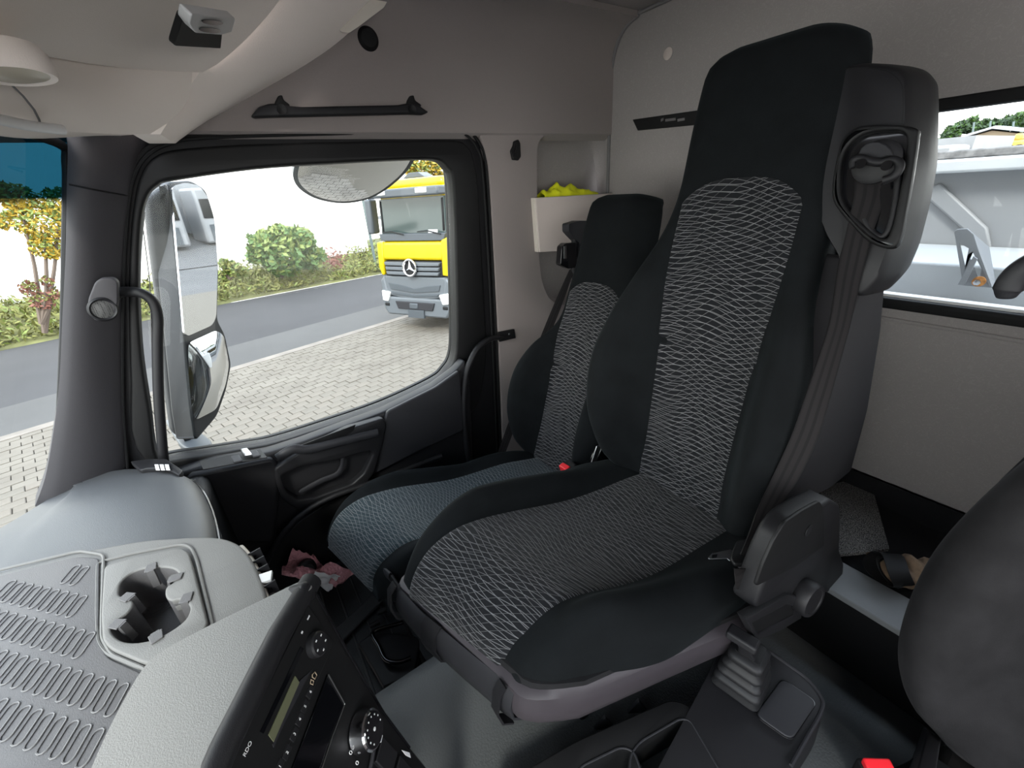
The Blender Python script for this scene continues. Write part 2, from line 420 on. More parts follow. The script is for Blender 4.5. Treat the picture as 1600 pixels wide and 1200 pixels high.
# round seam in the side liner near the back corner
p = [U(*q, 'y', YW - .002) for q in [(868, 76), (890, 86), (910, 105), (925, 130), (935, 155), (944, 180), (948, 192)]]
child('trim_seam', tube(catmull(p, 5), .0016, 6), 'liner_dark', o).parent = None
s_ = bpy.data.objects['trim_seam']; s_.name = 'trim_1'; struct(s_)
# driver's side wall with its window, closing the cab behind the lens
lw = plate([(-.62, -.02), (XB, -.02), (XB, 1.93), (.05, 1.93), (-.62, .62)], [rounded([(-.42, .80), (.85, .72), (.88, 1.50), (-.12, 1.50)], .08)], .04, .004, FY(-1.0))
struct(obj('wall_left', lw, 'liner_side'))
# back wall with the window opening
WY0, WY1, WZ0, WZ1 = -.95, .56, .995, 1.455
fr = ((XB, 0, 0), (0, 1, 0), (0, 0, 1))
hole = rounded([(WY0, WZ0), (WY1, WZ0), (WY1, WZ1), (WY0, WZ1)], .05)
outer = rounded([(-1.3, .42), (YW + .02, .42), (YW + .02, 1.93), (-1.3, 1.93)], [0, 0, .13, 0], 8)
bw = obj('wall_back', plate(outer, [hole], .03, .004, fr), 'liner_back'); struct(bw)
child('window_seal', plate(rounded([(WY0 - .03, WZ0 - .026), (WY1 + .03, WZ0 - .026), (WY1 + .03, WZ1 + .026), (WY0 - .03, WZ1 + .026)], .06), [rounded([(WY0 + .01, WZ0 + .004), (WY1 - .01, WZ0 + .004), (WY1 - .01, WZ1 - .002), (WY0 + .01, WZ1 - .002)], .045)], .045, .006, fr), 'rubber', bw)
child('sill_strip', box(XB - .004, XB + .03, WY0, WY1, WZ0 - .002, WZ0 + .012), 'white_plastic', bw, bevel=.002)
child('pressed_crease', tube([(XB - .016, -.9, .925), (XB - .016, .45, .94)], .006, 8), 'liner_back', bw)
c_ = U(1044, 84, 'x', XB - .016)
child('round_cap', lathe([(0, .0), (.019, 0), (.019, .003), (.016, .005), (0, .005)], c_, (-1, 0, 0)), 'box_fabric', bw)
g = obj('window_2', box(XB + .012, XB + .016, WY0 - .01, WY1 + .01, WZ0 - .01, WZ1 + .01), 'glass_rear'); struct(g)
# padded corner roll where side and back wall meet
pts = [(XB - .02, YW - .01, z) for z in (.5, .9, 1.3, 1.6, 1.75)] + [(XB - .02, YW - .05, 1.86), (XB - .02, YW - .14, 1.905), (XB - .02, YW - .35, 1.912), (XB - .02, -.9, 1.912)]
struct(obj('trim_2', tube(catmull(pts, 6), .007, 8), 'liner_dark'))
struct(obj('trim_3', tube([(x, YW - .004, 1.546) for x in (.3, .9, 1.52)], .006, 8), 'liner_dark'))

# ------------------------------------------------------------------ side wall behind the door (B pillar and recess)
bp = [(745, 200), (957, 193), (970, 300), (975, 480), (960, 800), (800, 860), (784, 700), (779, 560), (770, 400), (762, 262), (752, 225)]
rec = [(838, 222), (858, 206), (915, 199), (948, 203), (960, 240), (964, 300), (962, 420), (900, 480), (858, 470), (845, 440), (838, 360)]
ol = rounded([Y2(*p) for p in bp], .02); rc = rounded([Y2(*p) for p in rec], .05)
pil = obj('wall_right_rear', plate(ol, [rc], .03, .006, FY(YW + .005)), 'liner_side'); struct(pil); pil.name = 'wall_pillar'
rows = []
for k, yy in ((1, 0), (.99, .04), (.96, .085), (.90, .10), (.5, .10), (.02, .10)):
    rows.append([(p.x, YW + yy, p.y) for p in inset(rc, k)])
child('recess_lining', grid(rows, cu=True), 'liner_back', pil)
# coat hook
t = thing('coat_hook', 'small black coat hook on the grey pillar behind the door window', 'hook', U(805, 235, 'y', YW - .01))
base = [(797, 236), (801, 228), (802, 221), (809, 218), (812, 224), (813, 245), (809, 251), (800, 250)]
yplate('hook_plate', base, YW - .012, .012, 'plastic_black', t, r=.004)
a, b, c, d = [U(*q, 'y', yy) for q, yy in (((806, 222), YW - .02), ((805, 232), YW - .045), ((802, 242), YW - .05), ((803, 247), YW - .03))]
obj('hook_peg', tube(catmull([a, b, c, d], 5), [.004] * 15 + [.006], 10), 'plastic_black', t)
# storage pocket with hi-vis vest
P0 = [(836, 309), (934, 302), (1040, 298), (1040, 385), (934, 389), (841, 394)]
tb = thing('storage_pocket', 'beige fabric-covered storage box in the wall recess behind the passenger seat', 'box', U(880, 390, 'y', YW))
Ypk = YW - .035
q = [Y2(*p, Ypk) for p in [(836, 309), (1040, 297), (1040, 384), (842, 394)]]
obj('front_panel', plate(rounded(q, .004), [], .012, .003, FY(Ypk)), 'box_fabric', tb)
obj('side_panel', prism([(q[0].x - .004, Ypk, q[0].y), (q[3].x - .004, Ypk, q[3].y), (q[3].x + .004, YW + .09, q[3].y), (q[0].x + .004, YW + .09, q[0].y)], (.012, 0, 0)), 'cream_plastic', tb, bevel=.002)
obj('bottom_panel', prism([(q[3].x, Ypk, q[3].y), (q[2].x, Ypk, q[2].y), (q[2].x, YW + .09, q[2].y), (q[3].x, YW + .09, q[3].y)], (0, 0, .01)), 'box_fabric', tb)
# crumpled vest
random.seed(3); rows = []
x0, x1 = Y2(850, 300, YW).x, Y2(932, 300, YW).x
for i in range(34):
    s = i / 33; r = []
    for j in range(15):
        v = j / 14; x = x0 + (x1 - x0) * s; hgt = .050 * (math.sin(math.pi * v) ** .6) * (1 - .5 * s) * math.sin(math.pi * min(1, max(0, s * .94 + .03))) ** .45
        nn = noise.noise(Vector((x * 30, v * 3, 1))) ; n2 = noise.noise(Vector((x * 70, v * 7, 5)))
        r.append((x + .006 * n2, Ypk + .015 + (YW + .05 - Ypk) * v, q[0].y - .012 + hgt * (1.15 + .8 * nn) + .006 * n2))
    rows.append(r)
tag(obj('safety_vest', solid(grid(rows), .003), 'vest_neon', sharp=80), 'crumpled neon yellow safety vest poking out of the storage box', 'vest')

# ------------------------------------------------------------------ roof-side grab handle
t = thing('roof_grab_handle', 'long flat black grab handle above the passenger door window', 'handle', U(530, 178, 'y', YW))
bar = [(392, 182), (404, 168), (420, 163), (432, 163), (446, 166), (470, 168), (620, 165), (636, 162), (650, 164), (668, 176), (660, 180), (640, 179), (420, 184), (398, 185)]
yplate('grip_bar', bar, YW - .035, .026, 'plastic_dark', t, r=.006, bevel=.006)
for px in (440, 644):
    c = U(px, 171, 'y', YW - .05); obj('screw_cap', lathe([(0, 0), (.012, 0), (.012, .004), (.008, .003), (0, .001)], c, (0, -1, 0)), 'plastic_black', t)
    yplate('mounting_foot', [(px - 12, 166), (px - 10, 158), (px - 6, 151), (px, 150), (px + 2, 158), (px + 12, 165), (px + 8, 178), (px - 8, 178)], YW - .012, .03, 'plastic_black', t, r=.004)
# black round knob
c = U(572, 64, 'y', YW)
t = thing('round_stop_knob', 'black round rubber knob on the side liner beside the ceiling beam', 'knob', c)
obj('knob_body', lathe([(0, 0), (.030, 0), (.032, .006), (.030, .022), (.022, .030), (0, .031)], c, (0, -1, 0)), 'rubber', t)

# ------------------------------------------------------------------ A pillar
def wsx(z): return -.21 - .42 * (1.525 - z) - (.06 * max(0, 1.0 - z) ** 1.5)
def wsX(y, z): return wsx(z) - .30 * (1 - ((y - .3) / 1.15) ** 2)
pxl = [(110, 212), (112, 240), (110, 300), (108, 400), (103, 500), (98, 600), (88, 680), (76, 745), (60, 790)]
pxr = [(232, 212), (212, 240), (200, 300), (190, 400), (187, 500), (188, 600), (193, 680), (197, 745), (200, 790)]
rows = []
for (a, b) in zip(pxl, pxr):
    A = U(*a, 'y', YW - .06); B = U(*b, 'y', YW - .005); r = []
    for k in range(13):
        s = k / 12; p = A.lerp(B, s); p.y -= .022 * math.sin(math.pi * s) ** .7 * (1 - .3 * s); r.append(p)
    A2 = A + Vector((-.012, .06, 0)); rows.append([A2] + r + [B + Vector((.004, .03, 0))])
ap = obj('trim_4', solid(grid([catmull(list(x), 1) for x in zip(*[catmull(c, 4) for c in zip(*rows)])]), .006), 'plastic_pillar'); struct(ap)
A = [U(108, 288, 'y', YW - .088), U(150, 297, 'y', YW - .083), U(200, 306, 'y', YW - .01)]
struct(obj('trim_5', tube(catmull(A, 5), .0022, 6), 'rubber'))
# windshield surround (black ceramic edge)
edge = [U(x, y, 'y', YW - .045) for x, y in [(60, 806), (82, 745), (93, 680), (98, 600), (102, 500), (104, 400), (106, 300), (105, 255), (98, 228)]] + [Vector((-.262, 1.36, 1.522)), Vector((wsX(1.2, 1.515) + .02, 1.2, 1.515)), Vector((wsX(.8, 1.52) + .02, .8, 1.52)), Vector((wsX(.3, 1.52) + .02, .3, 1.52)), Vector((wsX(-.4, 1.52) + .02, -.4, 1.52)), Vector((wsX(-.9, 1.52) + .02, -.9, 1.52))]
struct(obj('trim_6', tube(catmull(edge, 5), .012, 10, flat=(1.2, .8)), 'rubber'))
# windshield
rows = [[(wsX(y, z) - .012, y, z) for y in [YW - .02 - k * (2.42) / 30 for k in range(31)]] for z in [.60 + i * .95 / 20 for i in range(21)]]
struct(obj('window_3', grid(rows), 'glass_front'))
# windshield wiper outside
t = thing('wiper', 'black windshield wiper arm tip outside the lower windshield', 'wiper', U(0, 775, 'x', -.78))
a, b = U(44, 742, 'y', 1.40), U(-60, 815, 'y', 1.25); a.x -= .08; b.x -= .08
obj('wiper_blade', tube([a, a.lerp(b, .3) + Vector((0, 0, .006)), b], [.003, .007, .008], 8, flat=(1, .5)), 'plastic_black', t)
a2 = a.lerp(b, .35) + Vector((-.02, 0, .02))
obj('wiper_arm', tube([a2, b + Vector((-.03, 0, .03))], .006, 8), 'steel', t)

# ------------------------------------------------------------------ door
GL = [(285, 717), (247, 717), (234, 640), (222, 560), (217, 480), (217, 400), (221, 340), (230, 306), (246, 289), (270, 281), (400, 263), (520, 255), (640, 249), (684, 250), (700, 262), (708, 285), (712, 400), (714, 520), (711, 560), (700, 580), (680, 597), (600, 635), (500, 670), (430, 692), (390, 700)]
OUT = [(204, 1150), (196, 760), (190, 640), (189, 520), (191, 400), (197, 320), (205, 270), (225, 236), (260, 218), (310, 212), (500, 205), (700, 201), (735, 206), (752, 228), (762, 262), (770, 400), (778, 560), (784, 700), (786, 900), (790, 1100)]
glp = catmull([Y2(*p) for p in GL], 4, True); outp = rounded([Y2(*p) for p in OUT], .03)
door = obj('door_1', plate(outp, [glp], .05, .008, FY(YW + .035)), 'plastic_dark'); struct(door)
skin = [Vector((-.56, .0)), Vector((1.5, .0)), Vector((1.5, 1.95)), Vector((-.02, 1.95)), Vector((-.17, 1.5)), Vector((-.31, 1.15)), Vector((-.47, .80)), Vector((-.54, .66))]
struct(obj('wall_right_outer', plate(skin, [inset(glp, 1.05)], .02, .003, FY(YW + .12)), 'plastic_black')).name = 'wall_outer_skin'
# inner step of the frame
OUT2 = [(212, 700), (204, 600), (201, 480), (203, 380), (210, 310), (222, 268), (246, 242), (290, 232), (400, 225), (560, 221), (700, 219), (728, 226), (741, 250), (748, 300), (754, 420), (760, 540), (756, 590), (742, 640), (700, 662), (600, 680), (430, 730), (285, 750)]
child('window_frame', plate(catmull([Y2(*p) for p in OUT2], 3, True), [glp], .03, .008, FY(YW + .012)), 'plastic_black', door)
for nm, off in (('door_seal', 0), ('door_seal', 1)):
    sp = [Y2(x - off * 7 * (1 if x < 450 else -1), y - off * 5) for x, y in [(200, 730), (193, 640), (192, 520), (195, 400), (201, 320), (211, 274), (232, 242), (268, 224), (320, 216), (500, 210), (690, 206), (724, 210), (743, 232), (752, 265), (761, 400), (769, 560), (774, 680), (776, 740)]]
    child(nm, tube(catmull([(p.x, YW - .008 + off * .006, p.y) for p in sp], 4), .0045 + .0015 * off, 8), 'rubber', door)
gl = obj('window_1', plate(catmull([Y2(*p) for p in GL], 4, True), [], .004, .0008, FY(YW + .045)), 'glass_side', kind='structure')
gl.scale = (1, 1, 1)
# light grey outer window channel seen at the front edge of the glass
pts = [U(x, y, 'y', YW + .05) for x, y in [(221, 330), (215, 400), (214, 480), (218, 560), (228, 640), (240, 705)]]
child('glass_channel', tube(catmull(pts, 5), .008, 8), 'tipper_white', door)
Yd = YW - .045
# lower door shell: a rounded inner panel standing proud of the frame
low = [(268, 742), (330, 722), (420, 706), (470, 690), (600, 642), (680, 602), (712, 578), (726, 560), (734, 600), (738, 720), (742, 1010), (205, 1080), (262, 880)]
lp = rounded([Y2(*p, Yd) for p in low], .02)
child('door_panel', plate(lp, [], .06, .012, FY(Yd + .02)), 'plastic_dark', door)
# front sill block with the window switches
child('sill_block', prism([U(*q_, 'y', Yd - .03) for q_ in [(286, 752), (300, 742), (425, 716), (437, 728), (437, 790), (430, 850), (300, 850)]], (0, .06, 0)), 'plastic_dark', door, bevel=.012, seg=3)
n_s = []
def on_sill(px, py, dz=0): return U(px, py, 'y', Yd - .0) + Vector((0, 0, dz))
sw = [U(*q_, 'z', .665) for q_ in [(312, 722), (408, 703), (418, 716), (318, 735)]]
sp_ = prism(sw, (0, 0, .004)); child('switch_plate', sp_, 'plastic_black', door, bevel=.001)
for q4 in ([(362, 716), (375, 713), (380, 722), (366, 725)], [(390, 708), (402, 706), (408, 714), (396, 716)]):
    child('window_switch', prism([U(*q_, 'z', .672) for q_ in q4], (0, 0, .008)), 'plastic_mid', door, bevel=.002)
child('lock_switch', prism([U(*q_, 'z', .674) for q_ in [(377, 706), (388, 704), (396, 714), (384, 716)]], (0, 0, .012)), 'steel', door, bevel=.003)
# handle pocket: raised rim, dark recess, pull bar and opener lever
Yh = Yd - .03
rim_o = [(427, 728), (470, 700), (540, 668), (596, 650), (602, 660), (596, 690), (583, 735), (566, 757), (500, 786), (462, 792), (440, 775), (430, 752)]
rim_i = [(438, 738), (470, 724), (520, 716), (577, 700), (580, 706), (566, 736), (548, 752), (492, 772), (464, 776), (446, 764)]
yplate('handle_surround', rim_o, Yh + .012, .045, 'plastic_dark', door, holes=[rim_i], r=.012, bevel=.008)
yplate('recess_floor', rim_o, Yd - .004, .01, 'plastic_black', door, r=.012)
slot = [(466, 697), (500, 684), (556, 663), (552, 672), (540, 682), (480, 700)]
yplate('upper_slot', slot, Yh - .012, .004, 'plastic_black', door, r=.004, bevel=.001)
a = [U(x, y, 'y', Yh - .018) for x, y in [(434, 716), (458, 702), (482, 702), (540, 688), (590, 676)]]
child('pull_bar', tube(catmull(a, 5), .015, 12, flat=(.75, 1.1)), 'plastic_mid', door)
a = [U(x, y, 'y', Yh - .002) for x, y in [(536, 712), (530, 738), (500, 752), (468, 770)]]
child('opener_lever', tube(catmull(a, 5), [.004] * 4 + [.006] * 11 + [.004], 10, flat=(.8, 1.8)), 'plastic_mid', door)
# rear quarter of the door panel
yplate('rear_panel', [(604, 642), (680, 604), (716, 578), (722, 640), (722, 672), (660, 700), (560, 752), (586, 700)], Yd - .018, .02, 'plastic_mid', door, r=.012, bevel=.006)
# map pocket lip
a = [U(x, y, 'y', Yd - .06) for x, y in [(412, 888), (432, 850), (462, 812), (510, 780), (580, 754), (690, 712)]]
child('pocket_rim', tube(catmull(a, 5), .010, 10), 'plastic_dark', door)
yplate('pocket_front', [(412, 892), (434, 852), (464, 816), (512, 784), (580, 758), (690, 716), (700, 1000), (520, 1010), (440, 960)], Yd - .03, .012, 'plastic_black', door, r=.01)
yplate('pocket_ledge', [(505, 890), (690, 815), (690, 830), (512, 905)], Yd - .075, .02, 'plastic_dark', door, r=.004)

# ------------------------------------------------------------------ grab rail with tweeter at the A pillar
t = thing('pillar_grab_rail', 'black curved grab rail running down beside the windshield pillar', 'rail', U(255, 720, 'y', YW - .06))
pts = [U(x, y, 'y', yy) for x, y, yy in [(184, 456, YW - .045), (200, 456, YW - .06), (220, 458, YW - .07), (238, 470, YW - .075), (246, 495, YW - .075), (246, 540, YW - .075), (248, 620, YW - .07), (254, 700, YW - .06), (258, 735, YW - .055)]]
obj('rail_tube', tube(catmull(pts, 8), .0125, 14), 'plastic_dark', t)
obj('rail_foot', lathe([(0, 0), (.02, 0), (.02, .012), (.014, .02), (0, .02)], pts[0] + Vector((-.015, 0, 0)), (1, 0, 0), 16), 'plastic_black', t)
t = thing('tweeter_speaker', 'small round tweeter speaker in a dark housing on the windshield pillar', 'speaker', U(160, 480, 'y', YW - .08))
yplate('speaker_housing', [(150, 440), (158, 434), (178, 433), (186, 440), (186, 470), (180, 498), (150, 500), (138, 484), (140, 465)], YW - .085, .03, 'plastic_pillar', t, r=.008, bevel=.004)
c = U(160, 483, 'y', YW - .10); ax = Vector((.35, -1, .0)).normalized()
obj('speaker_ring', lathe([(.021, 0), (.028, 0), (.029, .006), (.025, .010), (.0225, .008), (.021, .004)], c, ax, 28), 'plastic_dark', t)
obj('speaker_grille', lathe([(0, 0), (.0225, 0), (.0225, .005), (.012, .0075), (0, .008)], c, ax, 28), 'speaker_mesh', t)
# rear grab handle at the door opening
t = thing('entry_grab_handle', 'black bent grab handle at the rear edge of the door opening', 'handle', U(735, 640, 'y', YW - .06))
pts = [U(x, y, 'y', yy) for x, y, yy in [(803, 523, YW - .012), (785, 526, YW - .03), (765, 530, YW - .05), (748, 542, YW - .06), (736, 562, YW - .065), (727, 590, YW - .065), (724, 640, YW - .065), (728, 690, YW - .06), (735, 740, YW - .05)]]
obj('handle_tube', tube(catmull(pts, 8), [.008] * 10 + [.014] * 54 + [.012], 14, flat=(1, .8)), 'plastic_dark', t)
yplate('mounting_plate', [(778, 519), (803, 514), (805, 528), (780, 534)], YW - .02, .012, 'plastic_black', t, r=.003)
c = U(796, 522, 'y', YW - .027); obj('screw', lathe([(0, 0), (.005, 0), (.004, .002), (0, .002)], c, (0, -1, 0), 12), 'steel', t)
# slotted rail on the back wall
t = thing('slotted_wall_rail', 'black slotted rail on the back wall beside the tall seat', 'rail', U(1030, 190, 'x', XB - .02))
q = [U(*p_, 'x', XB - .022) for p_ in [(988, 187), (1120, 168), (1120, 192), (996, 204)]]
obj('rail_body', prism(q, (.02, 0, 0)), 'plastic_black', t, bevel=.002)
for a, b in ((1033, 1037), (1040, 1056), (1059, 1070)):
    obj('slot_insert', prism([U(*p_, 'x', XB - .0225) for p_ in [(a, 186), (b, 184), (b, 188), (a, 190)]], (-.002, 0, 0)), 'steel', t)

# ------------------------------------------------------------------ overhead shelf / roof console
oc = thing('overhead_console', 'beige fabric roof console over the windshield with latched lid', 'console', (-.1, .3, 1.6))
Lp = [(.120, 1.41, 1.668), (.087, 1.35, 1.643), (-.005, 1.30, 1.630), (-.073, 1.24, 1.618), (-.135, 1.12, 1.60), (-.174, 1.025, 1.585), (-.22, .8, 1.575), (-.25, .4, 1.57), (-.25, -.1, 1.57), (-.22, -.8, 1.57)]
Bp = [(-.033, 1.35, 1.514), (-.075, 1.31, 1.508), (-.125, 1.25, 1.503), (-.195, 1.15, 1.498), (-.25, 1.03, 1.495), (-.30, .8, 1.49), (-.34, .4, 1.49), (-.34, -.1, 1.49), (-.30, -.8, 1.49)]
Lc = catmull(Lp[1:], 5); Bc = catmull(Bp, 5)
rows = []
for k in range(9):
    s = k / 8; r = []
    for a, b in zip(Lc, Bc):
        p = a.lerp(b, s) + Vector((.02, 0, -.012)) * math.sin(math.pi * s) + Vector((-.018, 0, .006)); r.append(p)
    rows.append(r)
rows.append([p + Vector((-.03, 0, .02)) for p in rows[-1]])
obj('lower_flap', solid(grid(rows), .004), 'liner_front', oc)
obj('flap_seam', tube([Bc[14].lerp(Lc[22], k / 6) + Vector((.02, 0, -.012)) * math.sin(math.pi * k / 6) + Vector((-.014, 0, .002)) for k in range(7)], .0016, 6), 'liner_dark', oc)
up = Vector((.15, 0, .14)); Lc2 = catmull(Lp[1:], 5); rows = []
for k in range(15):
    s = k / 14; r = []
    for a in Lc2: r.append(a + up * (s * 2.15) + Vector((.02, 0, -.02)) * (math.sin(math.pi * min(1, s * 1.0)) ** .6) * 1.0)
    rows.append(r)
first = [p + Vector((-.016, 0, .014)) for p in rows[0]]
obj('storage_lid', solid(grid([first] + rows), .004), 'liner_front', oc)
# beam between lid and side liner
inn = [(-.033, 1.35, 1.514), (.087, 1.35, 1.643), (.237, 1.35, 1.783), (.38, 1.35, 1.915)]
out = [(-.025, 1.50, 1.529), (.151, 1.50, 1.600), (.452, 1.50, 1.749), (.70, 1.50, 1.93)]
ic = catmull(inn, 8); oc_ = catmull(out, 8); rows = []
for a, b in zip(ic, oc_):
    r = [a + Vector((-.03, -.001, .03))]
    for k in range(11):
        s = k / 10; p = a.lerp(b, s) + Vector((.35, 0, -.35)) * (.05 * math.sin(math.pi * s)); r.append(p)
    r.append(b + Vector((-.02, 0, .03))); rows.append(r)
r0 = [p + Vector((-.05, 0, .0)) for p in rows[0]]
obj('side_beam', solid(grid([r0] + rows), .004), 'liner_beam', oc)
# strips (courtesy lights) along the outer edge of the beam
for q, nm in (([(530, 42), (566, 12), (578, 0), (612, -10), (600, 12), (560, 42), (545, 52), (532, 50)], 'courtesy_light'),):
    pl = [U(*p_, 'y', 1.455) for p_ in q]
    pl = rounded(pl, .006, 3); obj(nm, prism(pl, (-.006, .025, .006)), 'cream_plastic', oc, bevel=.002, label='cream courtesy light strip')
# latch
def onlid(px, py, lift=0):
    n = Vector((.14, 0, -.15)).normalized(); n2 = Vector((.145, .0, -.15)).normalized()
    return UP(px, py, Vector((.17, 1.3, 1.722)) + n2 * (.012 + lift), n2)
lt = rounded([onlid(*p_) for p_ in [(288, 23), (350, 27), (345, 76), (272, 72)]], .012, 4)
obj('latch_recess', prism(lt, Vector((-.006, 0, .006))), 'rubber', oc, bevel=.002, label='black latch recess')
lt = rounded([onlid(*p_, .016) for p_ in [(300, 22), (368, 29), (362, 50), (346, 55), (306, 52), (296, 38)]], .008, 4)
lh = obj('latch_grip', prism(lt, Vector((-.01, 0, .01))), 'white_plastic', oc, bevel=.004, seg=3, label='light grey latch grip with two finger slots')
for cy in (35.5, 48):
    c = onlid(334 - (cy - 35) * .3, cy, .018); a, b = onlid(318 - (cy - 35) * .5, cy - .8, .018), onlid(350 - (cy - 35) * .4, cy + 1.5, .018)
    wv = (onlid(334, cy + 3.6, .018) - onlid(334, cy, .018)); ell = [c + (b - a) * .5 * math.cos(t_) + wv * math.sin(t_) for t_ in [k * math.pi / 12 for k in range(24)]]
    obj('finger_slot', prism(ell, (-.001, 0, .001)), 'gloss_black', lh)
# reading lamp pod
lamp = thing('ceiling_lamp', 'round beige roof lamp pod with frosted lens under the console', 'lamp', (-.1, .93, 1.56))
c = U(16, 104, 'y', .95); ax = Vector((.04, -.06, -1)).normalized()
obj('lamp_housing', lathe([(0, -.024), (.038, -.024), (.044, -.014), (.046, .006), (.043, .012), (.038, .010)], c, ax, 40), 'liner_beam', lamp)
obj('lamp_lens', lathe([(0, .014), (.026, .013), (.039, .009), (.039, .004), (0, .004)], c, ax, 40), 'lens_frost', lamp)
# header trim above the windshield
hd = [Vector((-.10, 1.47, 1.530)), Vector((-.15, 1.40, 1.522))] + [Vector((wsX(y, 1.5) + .05, y, 1.505)) for y in (1.3, 1.2, 1.0, .7, .3, -.2, -.8)]
rows = [[p + Vector((.055, 0, .055)) for p in hd], [p + Vector((.04, 0, .012)) for p in hd], hd, [p + Vector((-.035, 0, .005)) for p in hd], [p + Vector((-.05, 0, .03)) for p in hd]]
struct(obj('trim_7', solid(grid([catmull(r, 4) for r in rows]), .005), 'liner_front'))
p = [U(98, 203, 'z', 1.497), U(50, 197, 'z', 1.497), U(0, 187, 'z', 1.497)]; p += [Vector((p[-1].x - .06, .8, 1.492)), Vector((p[-1].x - .10, .3, 1.492)), Vector((p[-1].x - .10, -.3, 1.492))]
obj('visor_rail', tube(catmull(p, 5), .008, 10), 'white_plastic', oc, label='pale visor rail')
# ================================================================== SEATS
def smin(a, b, k):
    h = max(0, min(1, .5 + .5 * (b - a) / k)); return b * (1 - h) + a * h - k * h * (1 - h)
WTAB = [(0, .165), (.06, .222), (.14, .254), (.24, .268), (.34, .268), (.44, .250), (.56, .215), (.66, .188), (.76, .174), (.90, .168), (.98, .160), (1.02, .150), (1.045, .128), (1.06, .085), (1.064, .04)]
BTAB = [(0, .03), (.08, .075), (.2, .115), (.34, .12), (.46, .095), (.58, .055), (.70, .02), (.8, .0), (1.1, 0)]
TTAB = [(0, .16), (.2, .22), (.5, .235), (.7, .19), (.85, .13), (.98, .10), (1.02, .09), (1.05, .06), (1.064, .03)]
def seat_back(S, kind):
    """S: x, y, z of the hinge line centre, rake (dx per dz), hs height scale, ws width scale"""
    x0, yc, z0, rake, hs, ws = S['x'], S['y'], S['z'], S['rake'], S.get('hs', 1), S.get('ws', 1)
    L = math.sqrt(1 + rake * rake); hv = Vector((rake, 0, 1)) / L; fv = Vector((-1, 0, rake)) / L   # up along the back, forward out of it
    asn, asf = S.get('near', 0), S.get('far', 0)
    def W(h, y=0): return interps(WTAB, h) * ws - S.get('sh', 0) * math.exp(-((h - .57) / .12) ** 2) + ((asf if y > 0 else asn if y < 0 else 0) * (ss(0, .1, h) * (1 - ss(.5, .75, h))))
    def F_(y, h):      # forward position of the front face
        wv = W(h, y); ay = abs(y); b = interps(BTAB, h)
        d = b * ss(.10 * ws, .205 * ws, ay)
        d += .012 * math.cos(min(1, ay / .14) * math.pi / 2) * (math.exp(-((h - .25) / .13) ** 2))       # lumbar swell
        d += -.010 * math.exp(-((h - .42) / .012) ** 2) * (1 - ss(.11, .14, ay))                           # seam across the middle
        d += .022 * ss(.78, .98, h) * (1 - ss(.06, .17, ay))
        r = min(.055, wv * .9); e = ay - (wv - r)
        if e > 0: d -= r * (1 - math.sqrt(max(0, 1 - min(1, e / r) ** 2))) * 1.15
        d -= .05 * ss(1.0, 1.064, h) ** 2
        return d
    lean = S.get('lean', 0)
    def P(y, h, f): return Vector((x0, yc + lean * h, z0)) + hv * (h * hs) + fv * f + Vector((0, y, 0))
    rows = []; HS = [i / 70 * 1.064 for i in range(71)]
    HS[0] = .0
    for h in HS:
        wv = W(h); T = interps(TTAB, h); r = []
        ny = 28
        for k in range(ny + 1):
            a = -math.cos(math.pi * k / ny); a = a * (.75 + .25 * abs(a)); y = W(h, a) * a; r.append(P(y, h, F_(y, h)))
        for k in range(1, 12):
            y = W(h, 6 - k) * (1 - 2 * k / 12) * .96
            r.append(P(y, h, -T + .018 * (abs(1 - 2 * k / 12)) ** 4))
        rows.append(r)
    nm = S['obj']
    bo = obj('backrest', grid(rows[:-1] + [[c_ + (p - c_) * k for p in rows[-2]] for c_ in [sum(rows[-2], Vector()) / len(rows[-2]) + Vector((0, 0, .004))] for k in (.7, .35, .05)], cu=True, capu=True), S.get('velvet', 'velvet'), nm, sharp=70)
    if S.get('insert', True):
        wi = .128 * ws; rows = []; uvs = []
        n = 60; m_ = 26
        for i in range(n + 1):
            r = []; uv = []
            for j in range(m_ + 1):
                a = -1 + 2 * j / m_; 
                top = S.get('itop', .80) - .055 * abs(a) ** 3.2
                h = -.018 + (top + .018) * i / n
                wloc = wi * interps([(0, .96), (.2, .93), (.42, 1.0), (.6, 1.08), (.80, 1.06)], h)
                y = wloc * a; edge = min(1 - abs(a), (i / n) * 3, (1 - i / n) * 3)
                f = F_(y, h) + (.0045 if edge > .03 else -.004); r.append(P(y, h, f)); uv.append((y + .3, h * hs))
            rows.append(r); uvs.append(uv)
        obj('backrest_insert', grid(rows, uv=uvs), S.get('weave', 'weave'), nm, sharp=80, label='patterned centre panel with thin wavy grey lines')
    # plastic shell behind
    rows = []
    for h in [.02 + i * .05 for i in range(17)]:
        r = []
        for k in range(15):
            a = -1 + 2 * k / 14; wv = W(h, a) * .97; r.append(P(wv * a, h, -interps(TTAB, h) - .03 * (1 - abs(a) ** 3) + .012))
        rows.append(r)
    obj('back_shell', solid(grid(rows), .006), 'plastic_dark', nm)
    return P, F_, W
